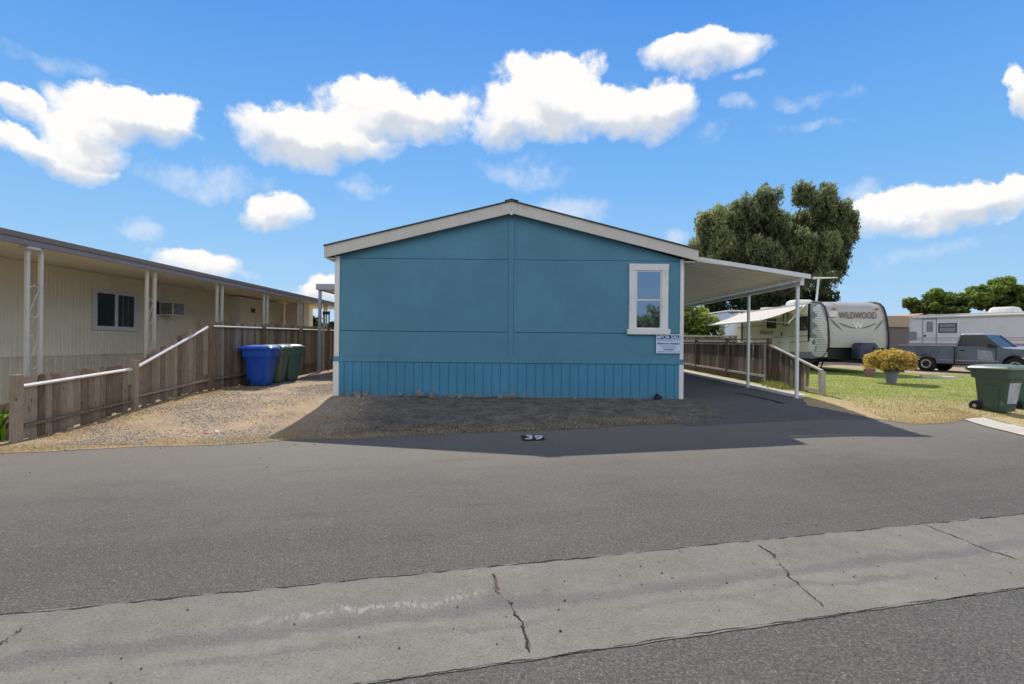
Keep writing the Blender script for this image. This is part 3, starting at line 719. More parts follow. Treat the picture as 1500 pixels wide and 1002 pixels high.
# window of two sliding panes
y0, y1, z0, z1 = 12.8, 14.3, 1.80, 2.86
bm = BM(); x0, x1 = NX + .001, NX + .045; f = .11
bx(bm, x0, x1, y0, y1, z1 - f, z1); bx(bm, x0, x1, y0, y1, z0, z0 + f); bx(bm, x0, x1, y0, y0 + f, z0 + f, z1 - f); bx(bm, x0, x1, y1 - f, y1, z0 + f, z1 - f)
ym = (y0 + y1) / 2; bx(bm, x0, x1 - .005, ym - .045, ym + .045, z0 + f, z1 - f)
w1 = mk('window', bm, M_white, nh, bevel=.004)
for a, b in ((y0 + f, ym - .045), (ym + .045, y1 - f)):
    bm = BM(); bx(bm, NX + .006, NX + .014, a, b, z0 + f, z1 - f); mk('pane', bm, M_dglass, w1)
bm = BM()
strip(bm, [(NX + .016, ym + .22, z0 + f), (NX + .018, ym + .26, z0 + f)], [(NX + .016, ym + .22, z1 - f), (NX + .018, ym + .26, z1 - f)])
mk('curtain', bm, M_rvgrey0, w1)
# window air conditioner
bm = BM(); bx(bm, NX + .002, NX + .05, 14.75, 15.5, 2.25, 2.78); acw = mk('window', bm, M_white, nh, bevel=.004)
bm = BM(); bx(bm, NX + .051, NX + .06, 14.85, 15.15, 2.32, 2.70); mk('pane', bm, M_dglass, acw)
bm = BM(); bx(bm, NX + .06, NX + .42, 15.2, 15.75, 2.30, 2.68); ac = mk('air_conditioner', bm, M_white, nh, bevel=.01)
bm = BM()
for k in range(9): bx(bm, NX + .08, NX + .40, 15.192, 15.1995, 2.34 + k * .036, 2.362 + k * .036)
for k in range(9): bx(bm, NX + .4205, NX + .425, 15.24, 15.71, 2.34 + k * .036, 2.362 + k * .036)
mk('grille', bm, M_acgrille, ac)
bm = BM(); tube(bm, [(NX + .03, 15.35, 2.79), (NX + .03, 15.35, 3.1)], .012, 6); mk('cable', bm, M_cream, nh)
# stepped store rooms at the far end
bm = BM(); bx(bm, NX - .01, -10.08, 19.0, 22.6, .3, 3.19); mk('store_room', bm, M_soffit, nh)
bm = BM()
for k in range(6): bx(bm, NX + .005 + k * .067, NX + .06 + k * .067, 18.975, 18.998, .4, 3.16)
mk('end_panel', bm, M_pale, nh)
bm = BM(); bx(bm, -10.078, -10.05, 20.75, 21.5, .5, 2.75); dr = mk('door', bm, M_soffit, nh, bevel=.004)
bm = BM(); bx(bm, -10.078, -10.03, 20.66, 20.745, .5, 2.83); bx(bm, -10.078, -10.03, 21.505, 21.59, .5, 2.83); bx(bm, -10.078, -10.03, 20.66, 21.59, 2.832, 2.92); mk('door_frame', bm, M_beige, dr)
mk('house_number', text_bm('362', .22, face_m((-10.07, 19.9, 2.72), (1, 0, 0)), .01, .008), M_black, nh)
bm = BM(); bx(bm, -10.079, -9.24, 22.7, 23.3, .3, 3.19); mk('store_room', bm, M_soffit, nh)
bm = BM()
for k in range(8): bx(bm, -10.06 + k * .102, -9.965 + k * .102, 22.675, 22.698, .4, 3.16)
mk('end_panel', bm, M_pale, nh)

aw = thing('porch_awning', (-8.2, 12, g(-8.2, 12)), 'long brown-edged porch awning with paired white scroll posts on the beige home', 'awning')
AX = -8.12
bm = BM(); prism(bm, [(NX + .01, 3.25), (AX - .05, 3.17), (AX - .05, 3.26), (NX + .01, 3.34)], 'y', 5, 27); mk('soffit', bm, M_soffit, aw)
bm = BM(); bx(bm, AX - .045, AX, 5, 27.1, 3.14, 3.24); prism(bm, [(AX - .045, 3.242), (AX + .02, 3.242), (AX + .05, 3.33), (AX - .045, 3.34)], 'y', 5, 27.1); mk('fascia', bm, M_brownfascia, aw, bevel=.004)
bm = BM(); lathe(bm, [(.09, 3.13), (.10, 3.16), (.10, 3.185)], (-9.2, 15.2, .03), 16); mk('ceiling_light', bm, M_white, aw, smooth=True)
first = None
for i, y in enumerate((8.7, 11.55, 14.3, 17.0, 19.75, 22.5)):
    bm = BM(); px_ = AX - .13
    for dy in (0, .25): bx(bm, px_ - .028, px_ + .028, y + dy - .028, y + dy + .028, g(px_, y) - .05, 3.155)
    po = mk('post', bm, M_cream, aw, bevel=.004)
    for zt, zb in ((2.49, 1.94), (1.65, 1.06)):
        bm = BM(); pts = []; r_ = .085; yc = y + .125
        for k in range(9): t = math.pi - math.pi * k / 8; pts.append((px_, yc + r_ * math.cos(t), zt - r_ + r_ * math.sin(t)))
        for k in range(9): t = math.pi + math.pi * k / 8; pts.append((px_, yc + r_ * math.cos(t), zb + r_ + r_ * math.sin(t)))
        tube(bm, pts, .009, 6); mk('scroll', bm, M_cream, po, smooth=True)
    bm = BM(); hexa(bm, [(px_ - .07, y - .12, 3.10), (px_ + .1, y - .12, 3.10), (px_ + .1, y + .16, 3.10), (px_ - .07, y + .16, 3.10), (px_ - .05, y - .06, 3.16), (px_ + .12, y - .06, 3.16), (px_ + .12, y + .1, 3.16), (px_ - .05, y + .1, 3.16)]) if i == 0 else bx(bm, px_ - .05, px_ + .05, y - .05, y + .3, 3.145, 3.165)
    mk('cap', bm, M_white, po)

# ------------------------------------------------------------------ wheelie bins
for nm_, c_ in (('green_lid', S(104, 122, 104)), ('blue_plastic', S(24, 84, 184))): paint(nm_ + '_gloss', c_, .36, .04, 4, .03, spec=1.0)
def make_bin(name, loc, rz, label, body, lid, group=None, sticker=False):
    t = thing(name, loc, label, 'wheelie bin', group, rz); MX = local(t)
    bm = BM()
    loft(bm, [rrect(.0, 0, .50, .44, .03, .05), rrect(.01, 0, .56, .50, .30, .05), rrect(.03, 0, .66, .57, .78, .05), rrect(.03, 0, .67, .58, .79, .05),
              rrect(.01, 0, .76, .60, .80, .05), rrect(.005, 0, .80, .62, .97, .06), rrect(.005, 0, .83, .65, .975, .06), rrect(.005, 0, .83, .65, 1.0, .06)])
    for s in (-1, 1):   # stiffening ribs on the sides
        hexa(bm, [(-.12, s * .235, .12), (.16, s * .235, .12), (.16, s * .262, .12), (-.12, s * .262, .12), (-.14, s * .27, .62), (.2, s * .27, .62), (.2, s * .292, .62), (-.14, s * .292, .62)])
    b = mk('body', bm, body, t, smooth=True, bevel=.006, M=MX)
    bm = BM()
    loft(bm, [rrect(.0, 0, .86, .68, 1.003, .06), rrect(.0, 0, .87, .69, 1.03, .06), rrect(.0, 0, .84, .65, 1.06, .07), rrect(.03, 0, .66, .50, 1.10, .08), rrect(.03, 0, .40, .28, 1.12, .08)])
    bx(bm, -.52, -.42, -.22, .22, 1.0, 1.035)
    mk('lid', bm, MATS[lid.name + '_gloss'], t, smooth=True, M=MX)
    bm = BM(); tube(bm, [(-.40, -.26, .955), (-.50, -.24, .985), (-.50, .24, .985), (-.40, .26, .955)], .016, 8); mk('handle', bm, body, t, smooth=True, M=MX)
    bm = BM(); tube(bm, [(-.27, -.30, .125), (-.27, .30, .125)], .014, 8); mk('axle', bm, M_steel, t, M=MX)
    bm = BM(); hexa(bm, [(-.30, -.2, .08), (-.2, -.2, .03), (-.2, .2, .03), (-.30, .2, .08), (-.3, -.2, .26), (-.2, -.2, .26), (-.2, .2, .26), (-.3, .2, .26)]); mk('wheel_housing', bm, body, t, M=MX)
    bm = BM(); bx(bm, .342, .372, -.12, .12, .82, .90); mk('front_grip', bm, M_rubber, t, M=MX, bevel=.006)
    for s in (-1, 1):
        bm = BM(); lathe(bm, [(.08, -.028), (.118, -.022), (.124, 0), (.118, .022), (.08, .028)], (-.27, s * .285, .125), 24, 'y')
        wh = mk('wheel', bm, M_rubber, t, smooth=True, M=MX)
        bm = BM(); lathe(bm, [(.045, -.031), (.02, -.036), (.02, .036), (.045, .031)], (-.27, s * .285, .125), 10, 'y'); mk('rim', bm, M_hub if sticker else M_rubber, wh, M=MX)
    if sticker:
        bm = BM(); hexa(bm, [(.283, -.17, .22), (.290, -.17, .22), (.290, .17, .22), (.283, .17, .22), (.352, -.2, .70), (.356, -.2, .70), (.356, .2, .70), (.352, .2, .70)]); mk('sticker', bm, M_stick, t, M=MX)
    return t
make_bin('wheelie_bin', (-6.95, 14.15, g(-7, 14.1) + .016), R(4), 'blue wheelie bin, nearest of the three by the wooden fence', M_plblue, M_plblue)
make_bin('wheelie_bin', (-6.97, 14.95, g(-7, 15) + .016), R(2), 'dull green wheelie bin between the blue bin and the teal-green bin', M_plgreen3, M_lidg)
make_bin('wheelie_bin', (-6.95, 15.8, g(-7, 15.8) + .016), R(-16), 'dark teal-green wheelie bin, farthest of the three by the fence', M_plgreen2, M_lidg)
make_bin('wheelie_bin', (11.42, 12.05, g(11.4, 12) + .02), R(-72), 'green wheelie bin with worn pale sticker at the edge of the lawn', M_plgreen, M_lidg, None, True)
make_bin('wheelie_bin', (12.75, 12.4, g(12.8, 12.3) + .02), R(-80), 'second green bin cut off by the right edge of the photo', M_plgreen2, M_lidg)

# ------------------------------------------------------------------ right-hand fence
random.seed(9)
fr = thing('side_fence', (7.9, 13.0, g(7.9, 13)), 'grey wooden fence beside the carport dropping down to one short post', 'fence')
RX = 7.9
for y0, y1 in ((18.85, 21.9), (21.9, 25.5), (15.75, 18.65)):
    bm = BM(); y = y0 + .08
    while y < y1 - .04:
        w = random.choice((.12, .13, .14)); picket(bm, y, RX, g(RX, y) + .16 + random.uniform(-.02, .02), 1.66 + random.uniform(-.02, .02), w, lean=random.uniform(-.05, .03), ear=False); y += w + random.choice((.004, .012, .02))
    mk('picket_panel', bm, M_fence, fr)
    bm = BM(); bar(bm, (RX - .03, y0, 1.62), (RX - .03, y1, 1.62), .045, .07, .7); mk('top_rail', bm, M_rail, fr, bevel=.004)
    bm = BM(); bar(bm, (RX - .02, y0, 1.77), (RX - .02, y1, 1.77), .10, .04, .5); mk('cap_rail', bm, M_fence, fr, bevel=.004)
    bm = BM(); bar(bm, (RX - .03, y0, g(RX, y0) + .27), (RX - .03, y1, g(RX, y1) + .27), .045, .07, .8); mk('bottom_rail', bm, M_rail, fr, bevel=.004)
    bm = BM(); bx(bm, RX - .012, RX - .001, y0, y1, g(RX, y0) - .03, g(RX, y0) + .22, .4); mk('kick_board', bm, M_fence, fr)
for y, z in ((15.7, 1.80), (18.75, 1.83), (21.9, 1.85), (25.5, 1.85)):
    bm = BM(); bx(bm, RX - .06, RX + .05, y - .05, y + .05, g(RX, y) - .1, z, .1); mk('post', bm, M_fence, fr, bevel=.005)
bm = BM(); bx(bm, RX - .095, RX - .055, 15.8, 15.86, g(RX, 15.8) + .1, 1.6, 1.0); mk('batten', bm, M_rail, fr)
def stop(y): return .95 + (y - 13.05) / (15.65 - 13.05) * .63
bm = BM(); y = 13.75
while y < 15.6:
    w = random.choice((.12, .14, .15)); picket(bm, y, RX, g(RX, y) - .02, stop(y) - .03, w, lean=-.08 + random.uniform(-.05, .03), ear=False); y += w + random.choice((.004, .015, .03))
mk('picket_panel', bm, M_fence, fr)
bm = BM(); bar(bm, (RX - .01, 13.02, stop(13.02)), (RX - .01, 15.66, stop(15.66)), .09, .045, .95); mk('top_rail', bm, M_rail, fr, bevel=.004)
bm = BM(); bar(bm, (RX, 13.1, g(RX, 13.1) + .12), (RX, 13.8, g(RX, 13.8) + .12), .045, .09, .8); mk('bottom_rail', bm, M_rail, fr, bevel=.004)
bm = BM(); bx(bm, RX - .055, RX + .065, 12.98, 13.1, g(RX, 13) - .1, .93, .75); mk('post', bm, M_rail, fr, bevel=.006)
# low rail fence further back
f2 = thing('back_fence', (8.3, 26, g(8, 26)), 'distant low wooden fence behind the far end of the carport', 'fence')
bm = BM(); x = 7.4
while x < 11.6:
    bx(bm, x, x + .13, 26.4, 26.42, g(x, 26), 1.95 + random.uniform(-.02, .02), random.random()); x += .14
mk('picket_panel', bm, M_fence, f2)
for z in (2.0, 1.75): 
    bm = BM(); bx(bm, 7.3, 11.6, 26.34, 26.39, z - .04, z + .04, .9); mk('rail', bm, M_rail, f2)

# ------------------------------------------------------------------ travel trailer with awning
M_rvside = paint('trailer_side', S(212, 206, 188), .45, .05, 2, .03)
M_rvfront = paint('trailer_cap', S(188, 182, 174), .4, .05, 2, .03, coat=.2)
M_rvplate = paint('trailer_plate', S(150, 154, 160), .35, .06, 3, .1)
M_rvgrey = paint('trailer_grey', S(126, 128, 136), .5, .08, 2)
M_canvas = paint('awning_canvas', S(186, 180, 170), .8, .06, 2, .1)
M_orange = paint('marker_orange', S(214, 120, 60), .35, .05)
M_darkblue = paint('tank_cover', S(36, 44, 66), .45, .1)
TX0, TX1 = 13.2, 15.67; tz = .45
tr = thing('travel_trailer', (14.4, 25, g(14.4, 25)), 'beige travel trailer with WILDWOOD lettering and open side awning', 'travel trailer')
P = [(30.5, 1.0), (30.5, 3.42), (22.55, 3.50), (22.15, 3.47), (21.85, 3.38), (21.62, 3.2), (21.48, 2.9), (21.38, 2.5), (21.32, 2.1), (21.30, 1.75), (21.33, 1.5)]
bm = BM(); prism(bm, P[:4] + [(22.3, 3.2), (22.15, 2.6), (22.1, 1.8), (22.2, 1.0)], 'x', TX0, TX1); mk('body', bm, M_rvside, tr)
# front cap, a curved sheet wrapped round the nose
bm = BM(); n = 10; rings = []
cap = P[2:]
for i in range(n + 1):
    x = TX0 + (TX1 - TX0) * i / n; e = abs(i / n * 2 - 1) ** 6 * .07
    rings.append([(x, y + e, z - (e * .6 if j < 3 else 0)) for j, (y, z) in enumerate(cap)])
vsg = [[bm.verts.new(p) for p in r_] for r_ in rings]
for i in range(n):
    for j in range(len(cap) - 1): bm.faces.new([vsg[i][j], vsg[i][j + 1], vsg[i + 1][j + 1], vsg[i + 1][j]])
fc = mk('front_cap', bm, M_rvfront, tr, smooth=True)
for x, xo in ((TX0, -.002), (TX1, .002)):
    bm = BM(); A = [(y, z) for y, z in P[2:]] + [(21.5, 1.25), (21.8, 1.05), (22.3, 1.0)]
    prism(bm, A + [(22.75, 1.0), (22.75, 3.49)], 'x', x + (xo if x < 14 else 0), x + (0 if x < 14 else xo)); sp_ = mk('nose_side', bm, M_rvplate, tr)
    bm = BM(); tube(bm, [(x + xo * 4, y, z) for y, z in A], .035, 6); mk('edge_trim', bm, M_black, sp_, smooth=True)
    if x < 14:
        bm = BM()
        for k in range(30):
            z = 1.1 + k * .075
            yy = 21.36 if z < 2.6 else 21.45 + (z - 2.6) * .55
            bx(bm, x - .03, x - .003, yy + .06, 22.3 + .2 * math.sin(k), z, z + .055)
        mk('ribbing', bm, M_trim, sp_)
bm = BM(); bx(bm, TX0 + .05, TX1 - .05, 21.45, 22.3, 1.02, 1.5); mk('underframe', bm, M_black, tr)
bm = BM(); bx(bm, TX0 + .1, TX1 - .1, 22.3, 30.4, .86, .998); mk('chassis', bm, M_black, tr)
bm = BM(); bx(bm, TX0 - .006, TX0 - .003, 22.0, 30.5, 1.0, 1.28); mk('lower_band', bm, M_rvgrey, tr)
mk('lettering', text_bm('WILDWOOD', .40, face_m((14.47, 21.425, 2.85), (0, -1, .16)), .006, .004, width=1.58), paint('lettering_brown', S(118, 106, 108), .5, .05), tr)
mk('emblem', text_bm('W', .32, face_m((14.42, 21.35, 2.42), (0, -1, .16)), .008, .018, 1.15), M_trim, tr)
bm = BM()
for s in (-1, 1):
    pts = [(14.42 + s * t, 21.345 - .0 + (0 if t < .9 else (t - .9) * .0), 2.30 + .22 * (t / .75) ** 1.6) for t in np.linspace(.12, .75, 9)]
    tube(bm, [(a, 21.40 - .09 * (2.9 - c), c) for a, b, c in pts], [.012 + .02 * math.sin(math.pi * k / 8) for k in range(9)], 6)
    pts = [(14.42 + s * t, 0, 2.75 - .75 * (1.17 - t) / .7) for t in np.linspace(1.17, .6, 9)]
    tube(bm, [(a, 21.405 - .09 * (2.9 - c), c) for a, b, c in pts], [.005 + .025 * math.sin(math.pi * k / 8) for k in range(9)], 6)
mk('swoosh', bm, M_rvgrey, tr, smooth=True)
for x in (13.55, 15.35):
    bm = BM(); bx(bm, x - .07, x + .07, 21.49, 21.6, 3.12, 3.18); mk('marker_light', bm, M_orange, tr, bevel=.01)
bm = BM(); bx(bm, 13.26, 13.60, 21.41, 21.46, 2.78, 3.02); mk('notice_panel', bm, M_trim, tr)
bm = BM(); loft(bm, [rrect(14.43, 20.95, .72, .5, 1.02, .1), rrect(14.43, 20.95, .84, .6, 1.06, .12), rrect(14.43, 20.95, .80, .56, 1.6, .12), rrect(14.43, 20.95, .66, .42, 1.70, .1)]); mk('tank_cover', bm, M_darkblue, tr, smooth=True)
bm = BM(); bar(bm, (13.7, 22, .95), (14.45, 20.2, .92), .08, .12); bar(bm, (15.2, 22, .95), (14.45, 20.2, .92), .08, .12); mk('tow_frame', bm, M_black, tr)
bm = BM(); tube(bm, [(14.45, 20.45, g(14.4, 20.4)), (14.45, 20.45, 1.55)], .035, 8); mk('tongue_jack', bm, M_black, tr)
for x in (13.35, 15.5):
    for y in (22.2, 29.8):
        bm = BM(); bar(bm, (x, y + .45, .9), (x, y, g(x, y)), .05, .05); bar(bm, (x, y - .25, .9), (x, y, g(x, y) + .05), .04, .04); bx(bm, x - .12, x + .12, y - .1, y + .1, g(x, y), g(x, y) + .03); mk('stabiliser', bm, M_black, tr)
for y in (26.3, 27.2):
    for x in (13.3, 15.4):
        bm = BM(); lathe(bm, [(.2, 0), (.34, .02), (.36, .1), (.34, .2), (.2, .22)], (x, y, tz + .36), 20, 'x'); wh = mk('wheel', bm, M_rubber, tr, smooth=True)
        bm = BM(); lathe(bm, [(.19, -.005), (.12, -.02), (.12, .05), (.19, .05)], (x, y, tz + .36), 16, 'x'); mk('rim', bm, M_hub, wh, smooth=True)
def rvwin(y0, y1, z0, z1, name='window'):
    bm = BM(); x0 = TX0 - .03; f = .05
    bx(bm, x0, TX0, y0, y1, z0, z0 + f); bx(bm, x0, TX0, y0, y1, z1 - f, z1); bx(bm, x0, TX0, y0, y0 + f, z0 + f, z1 - f); bx(bm, x0, TX0, y1 - f, y1, z0 + f, z1 - f)
    w_ = mk(name, bm, M_black, tr)
    bm = BM(); bx(bm, TX0 - .014, TX0 - .004, y0 + f, y1 - f, z0 + f, z1 - f); mk('pane', bm, M_dglass, w_)
rvwin(22.88, 23.5, 2.25, 2.88); rvwin(25.6, 26.5, 2.42, 2.88); rvwin(24.45, 24.9, 2.5, 3.15)
bm = BM(); bx(bm, TX0 - .016, TX0 - .001, 24.3, 25.1, 1.15, 3.2); dr = mk('door', bm, M_rvside, tr, bevel=.01)
bm = BM(); bx(bm, TX0 - .045, TX0 - .017, 25.0, 25.06, 2.0, 2.2); mk('handle', bm, M_black, dr)
for y0, y1 in ((22.25, 22.75), (24.35, 25.0)):
    bm = BM(); bx(bm, TX0 - .03, TX0 - .018, y0, y1, 1.3, 1.9); mk('hatch', bm, M_trim, tr, bevel=.01)
mk('side_lettering', text_bm('Wildwood', .33, face_m((TX0 - .012, 26.6, 2.22), (-1, 0, 0)), .004, .0), M_rvgrey, tr)
bm = BM()
for z, y0, y1 in ((2.62, 24.9, 30), (2.02, 22.3, 25.8), (1.75, 22.9, 25.4)): bar(bm, (TX0 - .006, y0, z), (TX0 - .006, y1, z - .06), .012, .035)
mk('stripe', bm, M_rvgrey, tr)
# awning of the trailer
bm = BM(); a, b, c, d = Vector((13.15, 23.0, 3.40)), Vector((13.15, 29.5, 3.36)), Vector((11.15, 29.5, 2.66)), Vector((11.15, 23.0, 2.68))
n = 12; gr = [[bm.verts.new(a.lerp(b, i / n).lerp(d.lerp(c, i / n), j / 6) - Vector((0, 0, .05 * math.sin(math.pi * j / 6)))) for j in range(7)] for i in range(n + 1)]
for i in range(n):
    for j in range(6): bm.faces.new([gr[i][j], gr[i + 1][j], gr[i + 1][j + 1], gr[i][j + 1]])
cn = mk('awning', bm, M_canvas, tr, smooth=True)
bm = BM(); tube(bm, [d, c], .05, 10); mk('roller', bm, M_white, cn, smooth=True)
for y in (22.95, 29.55):
    bm = BM(); bar(bm, (13.14, y + .02, 3.38), (12.3, y - .1, 2.55), .045, .045); mk('arm', bm, M_trim, cn)
    bm = BM(); bar(bm, (12.3, y - .1, 2.56), (11.17, y + .02, 2.66), .03, .03); mk('arm', bm, M_rvgrey, cn)
    bm = BM(); bar(bm, (13.15, y - .25, 1.75), (13.15, y - .25, 3.42), .07, .05); mk('arm_track', bm, M_black, cn)
# roof gear
bm = BM(); loft(bm, [rrect(14.2, 25.3, 1.0, .95, 3.46, .1), rrect(14.2, 25.3, .95, .9, 3.72, .12), rrect(14.2, 25.3, .7, .7, 3.80, .12)]); mk('roof_unit', bm, M_trim, tr, smooth=True)
bm = BM(); bx(bm, 13.6, 14.2, 27.5, 28.1, 3.44, 3.60); mk('roof_vent', bm, M_trim, tr, bevel=.03)
bm = BM(); tube(bm, [(15.1, 23.6, 3.5), (15.1, 23.6, 3.72)], .012, 6); mk('roof_aerial', bm, M_black, tr)
bm = BM(); tube(bm, [(13.5, 22.75, 3.48), (13.6, 22.75, 4.55)], .045, 8); tube(bm, [(13.35, 22.75, 4.57), (14.45, 22.75, 4.60)], [.05, .02], 8); tube(bm, [(13.9, 22.5, 4.585), (13.9, 23.0, 4.585)], .012, 6); tube(bm, [(14.2, 22.55, 4.59), (14.2, 22.95, 4.59)], .012, 6); mk('aerial_mast', bm, M_white, tr, smooth=True)

# second camper far behind, mostly hidden by the awning
M_bluegrey = paint('pale_blue_panel', S(186, 202, 222), .45, .06, 2)
c2 = thing('camper', (15.6, 36, g(15, 36)), 'pale blue-white camper partly hidden behind the trailer awning', 'camper')
bm = BM(); prism(bm, [(33.6, .9), (39, .9), (39, 3.7), (34.2, 3.75), (33.7, 3.5), (33.5, 2.2)], 'x', 14.3, 16.7); mk('body', bm, M_bluegrey, c2, bevel=.05)
bm = BM(); bx(bm, 14.2, 16.8, 33.7, 39.1, 3.76, 3.84); mk('roof', bm, M_trim, c2)
bm = BM(); bx(bm, 14.95, 16.3, 33.50, 33.66, 2.9, 3.4); wn = mk('window', bm, M_dglass, c2, bevel=.02)
bm = BM(); bx(bm, 14.28, 14.299, 34.5, 35.6, 2.3, 3.1); mk('window', bm, M_dglass, c2)
for y in (35, 38):
    bm = BM(); lathe(bm, [(.2, 0), (.36, .03), (.36, .2), (.2, .22)], (14.35, y, .8), 18, 'x'); mk('wheel', bm, M_rubber, c2, smooth=True)

# ------------------------------------------------------------------ long white trailer on the right
M_rv2 = paint('white_trailer', S(208, 206, 208), .4, .05, 1.4, .05, dirt=S(190, 182, 178))
M_rv2pink = paint('faded_stripe', S(150, 132, 158), .5, .1)
O = Vector((25.5, 33.0, 0)); th = math.atan2(-.89, .45)
wt2 = thing('long_trailer', (26.5, 31, g(26, 31)), 'long white trailer with faded purple stripes behind the grey pickup', 'travel trailer')
MW = Matrix.Translation(O) @ Matrix.Rotation(th, 4, 'Z')     # local x runs along the side towards the camera, -y faces the photo
bm = BM(); bx(bm, .12, 10, 0, 2.4, 1.0, 3.42); bx(bm, .0, .12, .1, 2.3, 1.0, 3.3); mk('body', bm, M_rv2, wt2, M=MW, bevel=.06)
bm = BM(); bx(bm, -.05, 10.05, -.07, 2.47, 3.425, 3.55); mk('roof', bm, M_cream, wt2, M=MW, bevel=.03)
bm = BM(); tube(bm, [(.3, -.1, 3.40), (10, -.1, 3.40)], .06, 8); mk('awning_roll', bm, M_trim, wt2, M=MW, smooth=True)
def w2(x0, x1, z0, z1, fr_=M_darkblue, nm='window'):
    bm = BM(); f = .05
    bx(bm, x0, x1, -.035, -.001, z0, z0 + f); bx(bm, x0, x1, -.035, -.001, z1 - f, z1); bx(bm, x0, x0 + f, -.035, -.001, z0 + f, z1 - f); bx(bm, x1 - f, x1, -.035, -.001, z0 + f, z1 - f)
    if x1 - x0 > .6: bx(bm, x0 + f, x1 - f, -.03, -.001, (z0 + z1) / 2 + .02, (z0 + z1) / 2 + .06)
    o = mk(nm, bm, fr_, wt2, M=MW)
    bm = BM(); bx(bm, x0 + f, x1 - f, -.018, -.006, z0 + f, z1 - f); mk('pane', bm, paint('blind_glass', S(134, 136, 140), .3, .1) if 'blind_glass' not in MATS else MATS['blind_glass'], o, M=MW)
w2(1.66, 2.58, 2.42, 3.0); w2(1.05, 1.36, 2.5, 3.12, M_rvgrey); w2(.10, .50, 2.0, 2.5, M_rvgrey)
bm = BM(); f = .02
for x in (.82, 1.55): bx(bm, x - f, x + f, -.014, -.001, 1.2, 3.3)
bx(bm, .84, 1.53, -.014, -.001, 3.26, 3.3); mk('door_trim', bm, M_rvgrey, wt2, M=MW)
bm = BM(); bx(bm, .9, 1.0, -.04, -.001, 2.18, 2.3); mk('handle', bm, M_black, wt2, M=MW)
bm = BM(); bx(bm, 2.85, 3.2, -.02, -.001, 3.0, 3.08); mk('porch_lamp', bm, M_cream, wt2, M=MW)
bm = BM()
for z, hh in ((2.08, .04), (1.96, .03), (1.66, .12), (1.50, .05)): bx(bm, .0, 10, -.008, -.001, z, z + hh)
mk('stripe', bm, M_rv2pink, wt2, M=MW)
bm = BM()
for x in (2.6, 3.4): lathe(bm, [(.2, -.02), (.36, 0), (.36, .2), (.2, .22)], (x, .05, .83), 18, 'y')
mk('wheel', bm, M_rubber, wt2, M=MW, smooth=True)
bm = BM(); loft(bm, [rrect(4.4, 1.1, 1.3, 1.1, 3.56, .15), rrect(4.4, 1.1, 1.1, .95, 3.82, .15), rrect(4.4, 1.1, .9, .8, 3.88, .15)]); bx(bm, 3.5, 4.0, .8, 1.4, 3.56, 3.66); mk('roof_unit', bm, M_trim, wt2, M=MW, smooth=True)
bm = BM(); bx(bm, 5.9, 7.0, .6, 1.5, 3.56, 3.76); mk('roof_vent', bm, M_trim, wt2, M=MW, bevel=.04)
bm = BM(); bx(bm, .7, 1.1, .8, 1.3, 3.56, 3.62); mk('roof_vent', bm, M_trim, wt2, M=MW, bevel=.02)

# ------------------------------------------------------------------ pickup truck
M_truck = paint('faded_truck_paint', S(102, 108, 126), .42, .25, 1.8, .0, metal=.1, dirt=S(128, 130, 138))
M_truckfade = paint('sun_faded_paint', S(168, 170, 178), .45, .2, 2.2, .0, metal=.1, dirt=S(110, 114, 124))
M_screen = glassy('screen_glass', S(20, 26, 30), -.1, .06, (.26, .27, .26, 1))
M_truckdark = paint('truck_lower', S(46, 52, 74), .5, .2, 2)
M_primer = paint('primer_patch', S(150, 156, 172), .6, .25, 6)
M_chrome = paint('chrome_strip', S(190, 190, 192), .3, .06, 4, metal=.7)
M_red = paint('tail_lamp', S(196, 60, 76), .3, .1)
pk = thing('pickup_truck', (20, 22.3, g(20, 22)), 'faded dark grey pickup truck parked in front of the long white trailer', 'pickup truck')
thp = math.atan2(-.875, .485); rw = Vector((19.0, 23.5, 0))
MP = Matrix.Translation(Vector((rw.x, rw.y, g(rw.x, rw.y)))) @ Matrix.Rotation(thp, 4, 'Z')
# local: x forward from the rear axle, camera side is y = 0, far side y = 1.85
def arch(x, r_=.43, n=8): return [(x + r_ * math.cos(math.pi - math.pi * k / n), .40 + r_ * math.sin(math.pi - math.pi * k / n)) for k in range(n + 1)]
WB = 3.05
side = [(-1.05, .50)] + [(-.46, .46)] + arch(0)[0:] + [(.46, .40), (1.02, .38)]
bed_p = [(-1.12, .52), (-.43, .48)] + arch(0) + [(1.03, .40), (1.03, 1.18), (-1.12, 1.20)]
bm = BM(); prism(bm, bed_p, 'y', .0, .08); prism(bm, bed_p, 'y', 1.77, 1.85); bx(bm, -1.12, -1.04, .08, 1.77, .55, 1.19); bx(bm, -1.03, 1.03, .08, 1.77, .62, .68); bx(bm, .98, 1.03, .08, 1.77, .685, 1.18)
bed = mk('cargo_bed', bm, M_truck, pk, M=MP, bevel=.02)
bm = BM(); bx(bm, -1.14, -1.05, -.008, .10, .80, 1.12); mk('tail_light', bm, M_red, pk, M=MP, bevel=.01)
bm = BM(); bx(bm, -1.28, -1.13, .02, 1.83, .48, .66); mk('bumper', bm, M_chrome, pk, M=MP, bevel=.02)
cab_low = [(1.07, .38), (2.42, .38), (2.56, .42)] + arch(WB)[1:] + [(3.55, .46), (3.85, .48), (3.88, .95), (3.70, 1.04), (2.62, 1.12), (2.5, 1.16), (1.07, 1.18)]
bm = BM(); prism(bm, cab_low, 'y', 0, 1.85); cabb = mk('cab', bm, M_truck, pk, M=MP, bevel=.035)
bm = BM(); bx(bm, -1.10, 1.02, -.004, .10, 1.185, 1.215); mk('bed_rail', bm, M_truckfade, pk, M=MP, bevel=.012)
